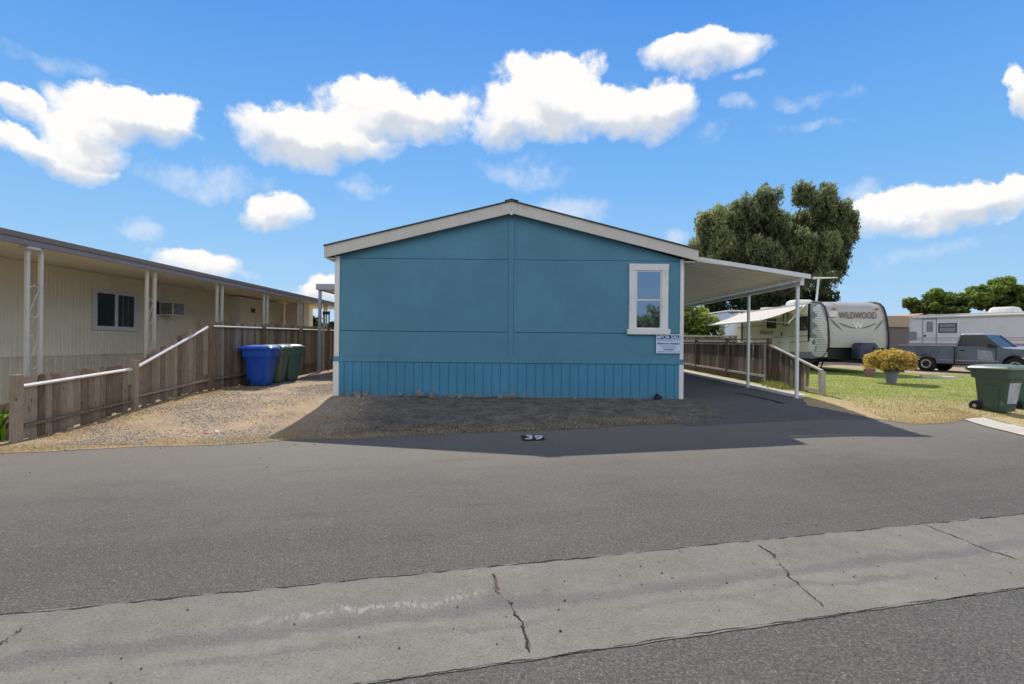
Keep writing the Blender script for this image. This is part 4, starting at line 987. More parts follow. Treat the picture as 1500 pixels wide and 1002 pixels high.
bm = BM(); hexa(bm, [(2.64, .10, 1.115), (3.66, .14, 1.046), (3.66, 1.71, 1.046), (2.64, 1.75, 1.115), (2.66, .16, 1.15), (3.60, .2, 1.08), (3.60, 1.65, 1.08), (2.66, 1.69, 1.15)]); mk('hood', bm, M_truckfade, pk, M=MP, bevel=.02)
# greenhouse: tapered roof with pillars
def hexl(pts): 
    b = BM(); hexa(b, pts); return b
zt = 1.72; yb0, yb1, yt0, yt1 = .04, 1.81, .16, 1.69
rp = [(1.22, 1.68), (2.05, 1.68)]
bm = BM(); hexa(bm, [(1.20, yt0, 1.66), (2.06, yt0, 1.66), (2.06, yt1, 1.66), (1.20, yt1, 1.66), (1.28, yt0 + .06, zt + .02), (1.98, yt0 + .06, zt + .02), (1.98, yt1 - .06, zt + .02), (1.28, yt1 - .06, zt + .02)])
rfk = mk('roof', bm, M_truckfade, pk, M=MP, bevel=.03)
bm = BM()
for y0_, y1_ in ((yb0, yt0), (yb1, yt1)):
    bar(bm, (2.60, y0_ + (.02 if y0_ < 1 else -.02), 1.12), (2.04, y1_ + (.02 if y0_ < 1 else -.02), 1.67), .06, .07)
    bar(bm, (1.12, y0_ + (.02 if y0_ < 1 else -.02), 1.15), (1.24, y1_ + (.02 if y0_ < 1 else -.02), 1.67), .06, .13)
mk('pillar', bm, M_truck, pk, M=MP, bevel=.012)
bm = BM(); v = [bm.verts.new(p) for p in ((1.16, .055, 1.17), (2.56, .055, 1.14), (2.03, .165, 1.66), (1.26, .165, 1.66))]; bm.faces.new(v); mk('side_window', bm, M_screen, pk, M=MP)
bm = BM(); v = [bm.verts.new(p) for p in ((1.16, 1.795, 1.17), (2.56, 1.795, 1.14), (2.03, 1.685, 1.66), (1.26, 1.685, 1.66))]; bm.faces.new(v); mk('side_window', bm, M_screen, pk, M=MP)
bm = BM(); v = [bm.verts.new(p) for p in ((2.58, .09, 1.13), (2.58, 1.76, 1.13), (2.05, 1.66, 1.66), (2.05, .19, 1.66))]; bm.faces.new(v); mk('windscreen', bm, M_screen, pk, M=MP)
bm = BM(); v = [bm.verts.new(p) for p in ((1.14, .09, 1.17), (1.14, 1.76, 1.17), (1.25, 1.66, 1.66), (1.25, .19, 1.66))]; bm.faces.new(v); mk('rear_window', bm, M_dglass, pk, M=MP)
# door, trim and mirror
bm = BM(); f = .012
for x in (1.14, 2.46): bx(bm, x - f, x + f, -.006, -.001, .46, 1.16)
bx(bm, 1.152, 2.448, -.006, -.001, .45, .474); dgap = mk('door_seam', bm, M_black, pk, M=MP)
bm = BM(); bx(bm, 1.16, 2.44, -.004, -.0015, .48, 1.15); dr = mk('door', bm, M_truck, pk, M=MP)
bm = BM(); bx(bm, 1.24, 1.42, -.03, -.005, .98, 1.02); mk('handle', bm, M_black, dr, M=MP)
bm = BM(); bm.faces.new([bm.verts.new(p) for p in ((1.86, -.006, .62), (2.40, -.006, .58), (2.32, -.006, .98), (1.84, -.006, 1.03))]); mk('primer_patch', bm, M_primer, dr, M=MP)
bm = BM(); bx(bm, .52, 1.0, -.012, -.001, .54, .58); bx(bm, 1.1, 2.52, -.014, -.0065, .54, .58); mk('trim_strip', bm, M_chrome, pk, M=MP)
bm = BM(); hexa(bm, [(2.25, -.24, 1.13), (2.45, -.24, 1.13), (2.42, -.04, 1.13), (2.3, -.04, 1.13), (2.25, -.24, 1.30), (2.42, -.24, 1.28), (2.42, -.04, 1.26), (2.3, -.04, 1.26)]); bar(bm, (2.36, -.1, 1.16), (2.40, .05, 1.14), .05, .05); mk('wing_mirror', bm, M_black, pk, M=MP, bevel=.02)
for xa in (0, WB):
    bm = BM(); tube(bm, [(x, -.012, z) for x, z in arch(xa, .45)], .03, 6); mk('arch_lip', bm, M_truck, pk, M=MP, smooth=True)
bm = BM(); bx(bm, 3.86, 3.98, .02, 1.83, .45, .64); mk('bumper', bm, M_chrome, pk, M=MP, bevel=.02)
bm = BM(); bx(bm, 3.87, 3.89, .38, 1.47, .70, .92); mk('grille', bm, M_black, pk, M=MP)
for y0_ in (.06, 1.49):
    bm = BM(); bx(bm, 3.87, 3.90, y0_, y0_ + .3, .72, .90); mk('headlight', bm, M_chrome, pk, M=MP)
bm = BM(); bx(bm, -.9, 3.6, .3, 1.55, .34, .52); mk('chassis', bm, M_black, pk, M=MP)
for x in (0, WB):
    for y_, s in ((.02, 1), (1.62, -1)):
        bm = BM(); lathe(bm, [(.22, 0), (.34, .01), (.37, .05), (.37, .18), (.34, .22), (.22, .23)], (x, y_, .365), 28, 'y'); wh = mk('wheel', bm, M_rubber, pk, M=MP, smooth=True)
        yo = y_ - .004 if s > 0 else y_ + .234
        bm = BM(); lathe(bm, [(.205, 0), (.195, -.012 * s), (.15, .0), (.14, .012 * s)], (x, yo, .365), 28, 'y'); mk('rim', bm, M_hub, wh, M=MP, smooth=True)
        bm = BM()
        for q in range(8):
            an = q * math.pi / 4; lathe(bm, [(.022, -.003 * s), (.022, -.006 * s)], (x + .168 * math.cos(an), yo, .365 + .168 * math.sin(an)), 8, 'y')
        lathe(bm, [(.135, -.004 * s), (.12, -.008 * s), (.10, -.006 * s)], (x, yo, .365), 20, 'y'); lathe(bm, [(.055, -.008 * s), (.05, -.05 * s), (.03, -.055 * s)], (x, yo, .365), 14, 'y'); mk('hub', bm, M_black, wh, M=MP, smooth=True)

# ------------------------------------------------------------------ small buildings / far objects
sh = thing('storage_shed', (26.5, 44, g(26, 44)), 'grey-brown shed with tan flat roof between the two trailers', 'shed')
M_shed = paint('shed_wall', S(106, 102, 98), .7, .08, 2); M_shedroof = paint('shed_roof', S(168, 150, 126), .7, .1, 2); M_shedend = paint('shed_end', S(186, 136, 102), .7, .1, 2)
bm = BM(); bx(bm, 30.5, 34.4, 44, 48, .3, 3.2); mk('wall', bm, M_shed, sh)
bm = BM(); bx(bm, 30.3, 34.0, 43.8, 48.2, 3.2, 4.15); mk('roof', bm, M_shedroof, sh)
bm = BM(); prism(bm, [(34.001, 3.25), (35.2, 3.25), (35.2, 4.4), (34.6, 4.2), (34.001, 3.9)], 'y', 43.85, 48); mk('gable_end', bm, M_shedend, sh)
up = thing('utility_pole', (-30.4, 80, 0), 'thin distant utility pole seen over the fence left of the blue home', 'utility pole')
bm = BM(); tube(bm, [(-30.4, 80, 0), (-30.4, 80, 5.2)], .12, 6); mk('shaft', bm, M_fence, up)
bm = BM(); bx(bm, -31.2, -29.6, 79.95, 80.05, 4.9, 5.05); bx(bm, -31.0, -29.8, 79.95, 80.05, 4.4, 4.52); mk('cross_arm', bm, M_fence, up)

# ------------------------------------------------------------------ vegetation
def leaves(clumps, n, size, droop=0., tint_rng=(.0, 1.), aspect=.38, shell=.55, seed=1, flat=0.):
    rg = np.random.default_rng(seed)
    cl = np.array([(c[0], c[1], c[2], c[3], c[4] if len(c) > 4 else c[3], c[5] if len(c) > 5 else .5) for c in clumps])
    wgt = cl[:, 3] ** 1.6 * cl[:, 4]; wgt /= wgt.sum()
    idx = rg.choice(len(cl), n, p=wgt)
    d = rg.normal(size=(n, 3)); d /= np.linalg.norm(d, axis=1)[:, None]
    rad = shell + (1 - shell) * rg.random(n) ** .6
    lump = np.array([noise.noise(Vector((a[0] * 1.9 + i * 3.7, a[1] * 1.9, a[2] * 1.9))) for a, i in zip(d, idx)])
    rad = rad * (1 + .35 * lump)
    P = cl[idx, :3] + d * rad[:, None] * np.stack([cl[idx, 3], cl[idx, 3], cl[idx, 4]], 1)
    P[:, 2] -= droop * rg.random(n) ** 2
    a = rg.normal(size=(n, 3)); a[:, 2] -= 1.5 * (droop > 0) ; a /= np.linalg.norm(a, axis=1)[:, None]
    b = np.cross(a, rg.normal(size=(n, 3))); b /= np.linalg.norm(b, axis=1)[:, None]
    s = size * (.6 + .8 * rg.random(n))[:, None]
    a = a * s; b = b * s * aspect
    v = np.stack([P - a * .5, P + b * .5 - a * .05, P + a * .5, P - b * .5 - a * .05], 1).reshape(-1, 3)
    f = np.arange(4 * n).reshape(-1, 4)
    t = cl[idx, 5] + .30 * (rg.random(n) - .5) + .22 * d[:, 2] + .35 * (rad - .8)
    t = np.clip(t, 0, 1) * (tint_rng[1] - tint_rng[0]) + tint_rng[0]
    return v.tolist(), f.tolist(), t
M_bark = earth('bark', [(.25, S(48, 41, 35)), (.5, S(84, 72, 61)), (.75, S(116, 102, 88))], 3., 12., .8)
M_euc = leafmat('eucalyptus_leaf', S(44, 58, 44), S(164, 172, 120), .42)
M_green = leafmat('green_leaf', S(40, 60, 30), S(140, 160, 78), .4)
M_lime = leafmat('lime_leaf', S(60, 80, 30), S(170, 180, 96), .4)
M_dark = leafmat('dark_leaf', S(22, 34, 20), S(72, 92, 50), .3)
def fluff(cls, k=7, seed=1, elong=1.0, core=.6, rs=(.34, .56)):
    rg_ = random.Random(seed); out = []
    for c in cls:
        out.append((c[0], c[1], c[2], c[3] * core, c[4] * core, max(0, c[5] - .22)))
        for _ in range(k):
            u = Vector((rg_.gauss(0, 1), rg_.gauss(0, 1), rg_.gauss(0, 1))).normalized(); q = rg_.uniform(*rs); m = rg_.uniform(.62, 1.02)
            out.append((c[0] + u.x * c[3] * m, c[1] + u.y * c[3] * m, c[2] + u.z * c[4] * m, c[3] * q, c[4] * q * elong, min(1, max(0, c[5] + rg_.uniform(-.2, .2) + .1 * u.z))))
    return out
def tree(name, base, clumps, n, size, mat, label, droop=0., seed=1, trunk_r=.3, aspect=.38, shell=.5, group=None, fork=.35, kf=7, elong=1.0):
    t = thing(name, base, label, 'tree' if name != 'leafy_shrub' else 'shrub', group)
    big = clumps; clumps = fluff(clumps, kf, seed, elong); v, f, tt = leaves(clumps, n, size, droop, seed=seed, aspect=aspect, shell=shell)
    clumps = big
    raw('crown', v, f, tt, mat, t)
    bm = BM(); rg = random.Random(seed); b = Vector(base); top = Vector((sum(c[0] for c in clumps) / len(clumps), sum(c[1] for c in clumps) / len(clumps), 0))
    zt_ = max(c[2] for c in clumps); fk = b + (Vector((top.x, top.y, b.z)) - b) * .3 + Vector((0, 0, (zt_ - b.z) * fork))
    tube(bm, [b - Vector((0, 0, .1)), b.lerp(fk, .5) + Vector((rg.uniform(-.2, .2), 0, 0)), fk], [trunk_r, trunk_r * .8, trunk_r * .65], 8)
    for c in clumps:
        e = Vector(c[:3]); m = fk.lerp(e, .5) + Vector((rg.uniform(-.5, .5), rg.uniform(-.5, .5), rg.uniform(0, .5)))
        tube(bm, [fk - Vector((0, 0, .2)), m, e], [trunk_r * .45, trunk_r * .28, trunk_r * .08], 6)
    mk('trunk', bm, M_bark, t, smooth=True)
    return t
def cl(px, py, Y, rpx, rzpx=None, tint=.5, dy=0):
    p = W(px, py, Y + dy); k = Y / F
    return (p.x, p.y, p.z, rpx * k, (rzpx or rpx) * k, tint)
rg = random.Random(4)
CE = []
for px, py, r_, t in ((1032, 352, 24, .55), (1050, 330, 26, .6), (1075, 312, 26, .55), (1100, 300, 26, .5), (1125, 282, 20, .5), (1118, 310, 24, .45), (1090, 345, 30, .75), (1070, 372, 28, .55), (1040, 385, 26, .35), (1110, 372, 26, .35), (1125, 345, 24, .4),
                      (1180, 280, 22, .55), (1200, 285, 26, .5), (1225, 300, 22, .4), (1236, 330, 22, .35), (1240, 360, 18, .3), (1205, 320, 28, .6), (1175, 315, 26, .6), (1165, 340, 26, .5), (1195, 355, 26, .65), (1220, 345, 24, .3), (1160, 375, 26, .3), (1190, 390, 26, .3), (1225, 385, 18, .3), (1130, 395, 22, .25), (1205, 410, 16, .3), (1225, 400, 10, .35), (1090, 400, 26, .25), (1055, 408, 26, .3), (1142, 318, 18, .45), (1146, 345, 24, .4), (1140, 372, 24, .35), (1020, 372, 18, .4), (1022, 400, 20, .3), (1165, 400, 24, .25), (1112, 400, 24, .25), (1245, 340, 14, .35), (1248, 318, 10, .4), (1212, 270, 12, .5), (1120, 270, 10, .5)):
    CE.append(cl(px, py + (5 if py < 330 else 0), 42, r_ * .84, r_ * .86, t, rg.uniform(-2.2, 2.2)))
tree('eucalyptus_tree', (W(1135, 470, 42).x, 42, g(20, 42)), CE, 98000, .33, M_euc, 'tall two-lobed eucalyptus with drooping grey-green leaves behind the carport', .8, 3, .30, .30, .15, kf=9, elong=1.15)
tree('leafy_tree', (W(1062, 480, 38).x, 39, g(15, 38)), [cl(1050, 440, 39, 24, 26, .3), cl(1078, 432, 39, 26, 26, .2, 1), cl(1095, 445, 39, 22, 20, .2), cl(1120, 440, 39, 22, 20, .15, 1), cl(1060, 465, 39, 26, 24, .25)], 9000, .3, M_dark, 'dark dense tree below the eucalyptus behind the trailer awning', .4, 5, .25)
tree('leafy_shrub', (W(1020, 500, 30).x, 30, g(11, 30)), [cl(1012, 462, 30, 22, 22, .6), cl(1030, 470, 30, 20, 20, .7), cl(1020, 485, 30, 24, 18, .5), cl(1000, 475, 30, 20, 20, .5), cl(1042, 484, 30, 14, 14, .45)], 7000, .2, M_lime, 'bright lime-green shrub beyond the far end of the carport', 0, 6, .1, aspect=.55)
tree('leafy_tree', (W(1150, 480, 48).x, 48, 0.4), [cl(1155, 430, 48, 22, 22, .2), cl(1185, 432, 48, 20, 20, .25), cl(1210, 436, 48, 14, 16, .3), cl(1130, 440, 48, 20, 20, .15)], 6000, .35, M_dark, 'dark tree showing between the trailer roof and the eucalyptus', .5, 8, .25)
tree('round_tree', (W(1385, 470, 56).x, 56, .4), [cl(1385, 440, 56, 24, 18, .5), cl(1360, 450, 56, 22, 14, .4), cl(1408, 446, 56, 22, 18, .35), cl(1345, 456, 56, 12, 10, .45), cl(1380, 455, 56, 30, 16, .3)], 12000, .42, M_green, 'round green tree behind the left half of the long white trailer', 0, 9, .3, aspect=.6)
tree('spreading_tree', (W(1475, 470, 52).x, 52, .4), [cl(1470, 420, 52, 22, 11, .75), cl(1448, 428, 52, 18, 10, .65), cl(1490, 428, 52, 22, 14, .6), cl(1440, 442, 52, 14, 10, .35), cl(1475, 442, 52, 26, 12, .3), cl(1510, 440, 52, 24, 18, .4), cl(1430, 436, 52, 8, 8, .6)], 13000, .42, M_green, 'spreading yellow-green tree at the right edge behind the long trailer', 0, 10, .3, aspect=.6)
tree('distant_tree', (W(458, 490, 75).x, 75, 0), [cl(461, 471, 75, 4, 6, .3), cl(456, 477, 75, 6, 5, .4), cl(487, 476, 75, 9, 4, .3), cl(470, 478, 75, 10, 4, .35)], 1200, .5, M_dark, 'tiny distant tree over the fence left of the blue home', 0, 12, .15, aspect=.6)
tree('garden_tree', (13.8, -30, 0), [(13.2, -30, 3.0, 1.6, 1.6, .4), (15.2, -30.4, 3.9, 1.3, 1.7, .4), (16.6, -30, 3.2, 1.5, 1.6, .35), (12.2, -30, 2.0, 1.3, 1.3, .4)], 5000, .3, M_green, 'green tree mirrored in the glass of the blue home window', 0, 14, .2, aspect=.6)

# plant in the left corner
pl = thing('strap_leaf_plant', (-7.95, 7.85, g(-8, 7.8)), 'bright green strap-leaved plant outside the fence corner at left edge', 'plant')
bm = BM(); rg = random.Random(8)
for k in range(46):
    a = rg.uniform(0, 2 * math.pi); ln = rg.uniform(.45, .85); b0 = Vector((-7.95 + rg.uniform(-.12, .12), 7.85 + rg.uniform(-.12, .12), g(-8, 7.8)))
    d = Vector((math.cos(a), math.sin(a), 0)); s = Vector((-d.y, d.x, 0)) * .022; pr_ = []
    for i in range(7):
        t = i / 6; p = b0 + d * (ln * .62 * t ** 1.3) + Vector((0, 0, ln * 1.05 * (t - .48 * t ** 2.6))); w_ = math.sin(math.pi * min(1, .18 + t * .82)) 
        pr_.append((p + s * w_, p - s * w_))
    strip(bm, [x[0] for x in pr_], [x[1] for x in pr_], rg.random())
mk('leaf_rosette', bm, leafmat('strap_leaf', S(60, 108, 24), S(150, 196, 66), .4), pl, smooth=True)

# flower pot on the lawn
PY = 16.8; PX = W(1305.5, 562, PY).x; pz = g(PX, PY) + .02
fp = thing('flower_pot', (PX, PY, pz), 'grey flower pot full of yellow blooms standing on the lawn', 'flower pot')
bm = BM(); lathe(bm, [(.13, 0), (.19, .34), (.215, .35), (.215, .40), (.19, .40), (.18, .36)], (PX, PY, pz), 28); mk('pot', bm, paint('glazed_pot', S(128, 136, 148), .5, .15, 6, .1), fp, smooth=True)
bm = BM(); rg = random.Random(2)
for k in range(330):
    a = rg.uniform(0, 2 * math.pi); r_ = math.sqrt(rg.random()) * .66; b0 = Vector((PX + .16 * math.cos(a) * r_, PY + .16 * math.sin(a) * r_, pz + .36))
    e = Vector((PX + r_ * math.cos(a), PY + r_ * math.sin(a), pz + .52 + .44 * math.sqrt(max(0, 1 - (r_ / .72) ** 2)) * rg.uniform(.75, 1)))
    tube(bm, [b0, b0.lerp(e, .5) + Vector((.03 * math.cos(a), .03 * math.sin(a), -.02)), e], [.012, .010, .006], 4, rg.random())
mk('stems', bm, paint('stem', S(170, 136, 130), .8, .35, 14), fp)
cf = [(PX, PY, pz + .60, .40, .22, .4), (PX - .28, PY - .1, pz + .62, .22, .16, .5), (PX + .28, PY - .1, pz + .62, .24, .16, .5), (PX, PY - .25, pz + .55, .24, .15, .5), (PX - .12, PY - .12, pz + .47, .2, .12, .35), (PX + .14, PY - .12, pz + .47, .2, .12, .35)]
v, f, tt = leaves(cf, 2600, .085, seed=21, aspect=.4, shell=.1); raw('foliage', v, f, tt, leafmat('dry_leaf', S(116, 88, 84), S(206, 176, 158), .3), fp)
vv, ff, tc = [], [], []; rg = np.random.default_rng(5)
for k in range(760):
    a = rg.uniform(0, 2 * math.pi); r_ = (rg.random() ** .42) * .68
    zz = .60 + .42 * math.sqrt(max(0, 1 - (r_ / .78) ** 2)) + rg.uniform(-.06, .05)
    if k % 3 == 0:
        a = (0 if k % 2 else math.pi) + rg.normal() * .75; r_ = rg.uniform(.48, .70); zz = rg.uniform(.48, .72)
    r_ *= 1 + .14 * math.sin(3 * a + 1) + .06 * math.sin(7 * a); zz += .05 * math.sin(5 * a) * r_
    c = np.array([PX + r_ * math.cos(a), PY + r_ * math.sin(a), pz + zz]); t = np.clip(rg.normal(.62, .25), 0, 1)
    for q in range(8):
        d = rg.normal(size=3); d[2] = abs(d[2]); d /= np.linalg.norm(d); s = np.cross(d, rg.normal(size=3)); s /= np.linalg.norm(s)
        o = c + rg.normal(size=3) * .022; b_ = len(vv)
        vv += [tuple(o), tuple(o + d * .04 + s * .024), tuple(o + d * .07), tuple(o + d * .04 - s * .024)]; ff.append((b_, b_ + 1, b_ + 2, b_ + 3)); tc.append(t)
raw('blooms', vv, ff, tc, leafmat('yellow_bloom', S(168, 118, 62), S(222, 202, 112), .4), fp)
# red clay pot under the trailer nose
rp_ = thing('clay_pot', (W(1274, 545, 19.5).x, 19.5, g(13.6, 19.5)), 'small reddish clay pot on the lawn behind the flower pot', 'pot')
bm = BM(); lathe(bm, [(.12, 0), (.18, .24), (.2, .25), (.2, .31), (.16, .31)], (W(1274, 545, 19.5).x, 19.5, g(13.6, 19.5) + .02), 20); mk('body', bm, paint('clay', S(156, 110, 104), .8, .15), rp_, smooth=True)
bm = BM(); hexa(bm, [(15.4, 19.2, .36), (16.6, 18.9, .36), (16.8, 19.4, .36), (15.5, 19.6, .36), (15.45, 19.25, .5), (16.5, 18.97, .46), (16.7, 19.36, .47), (15.55, 19.55, .5)])
tag(center(mk('stone_slab', bm, M_conc, bevel=.03)), 'flat pale stone slab on the lawn beside the flower pot', 'stone slab')

# grass blades, gravel, grit
def scatter(name, pts, mat, kind_label, cat, hmin, hmax, width, seed, dry=None):
    rg = np.random.default_rng(seed); vv, ff, tt = [], [], []
    for (x, y) in pts:
        z = g(x, y) + .018; h = rg.uniform(hmin, hmax); a = rg.uniform(0, 6.28); lx, ly = rg.normal(size=2) * h * .35; w_ = width * rg.uniform(.6, 1.3); b_ = len(vv)
        vv += [(x - w_ * math.cos(a), y - w_ * math.sin(a), z), (x + w_ * math.cos(a), y + w_ * math.sin(a), z), (x + lx, y + ly, z + h)]; ff.append((b_, b_ + 1, b_ + 2)); tt.append(rg.random())
    return tag(raw(name, vv, ff, tt, mat, kind='stuff'), kind_label, cat, kind='stuff')
rg = np.random.default_rng(3); pts = []
le = [(p.x, p.y) for p in lawn_edge]
def lawn_front(x):
    for (a, b), (c, d) in zip(le, le[1:]):
        if a <= x <= c: return b + (d - b) * (x - a) / max(1e-6, c - a)
    return 14 if x < le[0][0] else 9.5
while len(pts) < 42000:
    y = 10 + 11.5 * rg.random() ** 1.3; x = rg.uniform(7.9, 8 + y)
    if y > lawn_front(x) + .15 and noise.noise((x * .7, y * .7, 0)) + .25 * (y - lawn_front(x)) > .1: pts.append((x, y))
M_blade = leafmat('grass_blade', S(96, 114, 50), S(176, 182, 106), .35)
M_dryblade = leafmat('dry_blade', S(150, 128, 84), S(206, 184, 132), .3)
scatter('grass', pts, M_blade, 'short mown green grass covering the lawn', 'grass', .02, .055, .006, 3)
pts = []
while len(pts) < 9000:
    x = rg.uniform(7.6, 15); y = lawn_front(x) + abs(rg.normal()) * .7 - .1
    if y < 18: pts.append((x, y))
scatter('dry_grass', pts, M_dryblade, 'straw-coloured dry grass along the front edge of the lawn', 'grass', .015, .05, .006, 4)
pts = []
for k in range(5200):
    y = rg.uniform(7.9, 14); x = FX + .05 + abs(rg.normal()) * .35; pts.append((x, y))
ye = [(p.x, p.y) for p in yard_edge[:9]]
for k in range(6500):
    i = rg.integers(0, len(ye) - 1); t = rg.random(); pts.append((ye[i][0] + (ye[i + 1][0] - ye[i][0]) * t, ye[i][1] + (ye[i + 1][1] - ye[i][1]) * t + abs(rg.normal()) * .35))
scatter('straw', pts, M_dryblade, 'dry straw and dead grass scattered along the edge of the gravel yard', 'grass', .008, .035, .006, 5)
pts = [(7.75 + rg.normal() * .09, 15.0 + rg.normal() * .35) for _ in range(500)]
scatter('weeds', pts, M_blade, 'tuft of green weeds at the foot of the grey side fence', 'weeds', .08, .24, .01, 6)
def pebbles(name, pts, smin, smax, mat, seed):
    rg = np.random.default_rng(seed); vv, ff, tt = [], [], []
    O8 = np.array([(1, 0, 0), (-1, 0, 0), (0, 1, 0), (0, -1, 0), (0, 0, 1), (0, 0, -1)], float)
    F8 = [(0, 2, 4), (2, 1, 4), (1, 3, 4), (3, 0, 4), (2, 0, 5), (1, 2, 5), (3, 1, 5), (0, 3, 5)]
    for x, y in pts:
        s = smin + (smax - smin) * rg.random() ** 3; q = O8 * (s * rg.uniform(.55, 1.2, size=(6, 1))) * np.array([1, 1, .6]); a = rg.uniform(0, 6.28)
        c, s_ = math.cos(a), math.sin(a); q = np.stack([q[:, 0] * c - q[:, 1] * s_, q[:, 0] * s_ + q[:, 1] * c, q[:, 2]], 1) + np.array([x, y, g(x, y) + .018 + s * .2])
        b_ = len(vv); vv += q.tolist(); ff += [tuple(b_ + i for i in t) for t in F8]; tt += [rg.random()] * 8
    return raw(name, vv, ff, tt, mat, kind='stuff')
def pebmat(name, stops):
    m, nt, b = newmat(name); at = nt.n.new('ShaderNodeAttribute'); at.attribute_name = 'tint'
    nt.set(b.inputs['Base Color'], nt.mix(.3, nt.ramp(at.outputs['Fac'], stops), nt.ramp(nt.noise(nt.pos(), 40, 3), stops))); b.inputs['Roughness'].default_value = .9; return m
M_peb = pebmat('pebble', [(.0, S(92, 88, 84)), (.35, S(146, 140, 132)), (.65, S(188, 178, 164)), (1, S(218, 208, 192))])
M_grit = pebmat('grit', [(.0, S(28, 26, 24)), (.6, S(70, 62, 54)), (1, S(120, 108, 92))])
pts = []
while len(pts) < 20000:
    y = 7.6 + 10 * rg.random() ** 1.4; x = rg.uniform(-7.4, -3.0 if y < 11.9 else -4.3)
    i = 0
    fe = np.interp(x, [p[0] for p in ye], [p[1] for p in ye])
    if y > fe + .02 and noise.noise((x * .9, y * .9, 4)) > -.22 + .4 * rg.random(): pts.append((x, y))
tag(pebbles('gravel', pts, .005, .021, M_peb, 7), 'loose grey gravel spread over the dirt yard by the fence', 'gravel', kind='stuff')
pts = []
while len(pts) < 2600:
    x = rg.uniform(-3.5, 4.2); y = rg.uniform(8.6, 11.8)
    if y > np.interp(x, [p[0] for p in ye], [p[1] for p in ye]): pts.append((x, y))
tag(pebbles('soil_crumbs', pts, .005, .02, M_grit, 9), 'dark soil crumbs and pebbles on the shaded dirt before the blue home', 'soil', kind='stuff')
pts = []
for k in range(420):
    u = rg.uniform(-4.5, 6.5); v = 3.0 + rg.normal() * .28; p = uv2xy(u, v); pts.append((p.x, p.y))
for k in range(300):
    u = rg.uniform(-8, 9); v = rg.uniform(3.6, 8.8); p = uv2xy(u, v); pts.append((p.x, p.y))
for k in range(500):
    u = rg.uniform(-8, 1); v = 8.8 - abs(rg.normal()) * .3; p = uv2xy(u, v); pts.append((p.x, p.y))
o = pebbles('grit', pts, .002, .011, M_grit, 8); o.location.z = -.012; tag(o, 'dark grit and bits of debris lying on road and gutter', 'grit', kind='stuff')
# clods along the fence foot
random.seed(21)
bm = BM()
for k in range(70):
    y = random.uniform(7.95, 13.5); s = random.uniform(.02, .07); c = Vector((FX + random.uniform(.0, .13), y, g(FX, y) + .02))
    b2 = bmesh.ops.create_icosphere(bm, subdivisions=2, radius=1)
    for v in b2['verts']:
        d = .8 + .5 * noise.noise(v.co * 1.1 + Vector((k * 3.3, 0, 0))); v.co = c + Vector((v.co.x * s * d, v.co.y * s * 1.6 * d, v.co.z * s * .6 * d))
tag(mk('clods', bm, M_dirt, smooth=True, kind='stuff'), 'earth clods and rubble heaped along the foot of the wooden fence', 'rubble', kind='stuff')
for px, py, c, lab in ((303, 637, S(206, 120, 150), 'scrap of pink litter on the gravel yard'), (317, 635, S(230, 226, 220), 'scrap of white paper litter on the gravel yard')):
    p = G(px, py); bm = BM(); hexa(bm, [(p.x - .04, p.y - .03, p.z + .018), (p.x + .04, p.y - .03, p.z + .018), (p.x + .03, p.y + .03, p.z + .018), (p.x - .03, p.y + .04, p.z + .018), (p.x - .03, p.y - .02, p.z + .045), (p.x + .03, p.y - .03, p.z + .04), (p.x + .02, p.y + .03, p.z + .05), (p.x - .03, p.y + .02, p.z + .04)])
    tag(center(mk('litter', bm, paint('litter_' + lab.split()[2], c, .8, .1), bevel=.005)), lab, 'litter')

# ------------------------------------------------------------------ sky, clouds and sun
SUN = Vector((-.12, .95, 1.0)).normalized()
el = math.asin(SUN.z); az = math.atan2(SUN.x, SUN.y)
wd = bpy.data.worlds.new('World'); scene.world = wd; wd.use_nodes = True
nt = NT(wd); bg = nt.n['Background']
sky = nt.n.new('ShaderNodeTexSky'); sky.sky_type = 'NISHITA'; sky.sun_disc = False
sky.sun_elevation = el; sky.sun_rotation = az; sky.altitude = 20; sky.air_density = 1.0; sky.dust_density = .35; sky.ozone_density = 2.0
tc = nt.n.new('ShaderNodeTexCoord'); d = tc.outputs['Generated']
sp = nt.n.new('ShaderNodeSeparateXYZ'); nt.set(sp.inputs[0], d)
A = nt.math('ARCTAN2', sp.outputs[0], sp.outputs[1]); E = nt.math('ARCSINE', sp.outputs[2])
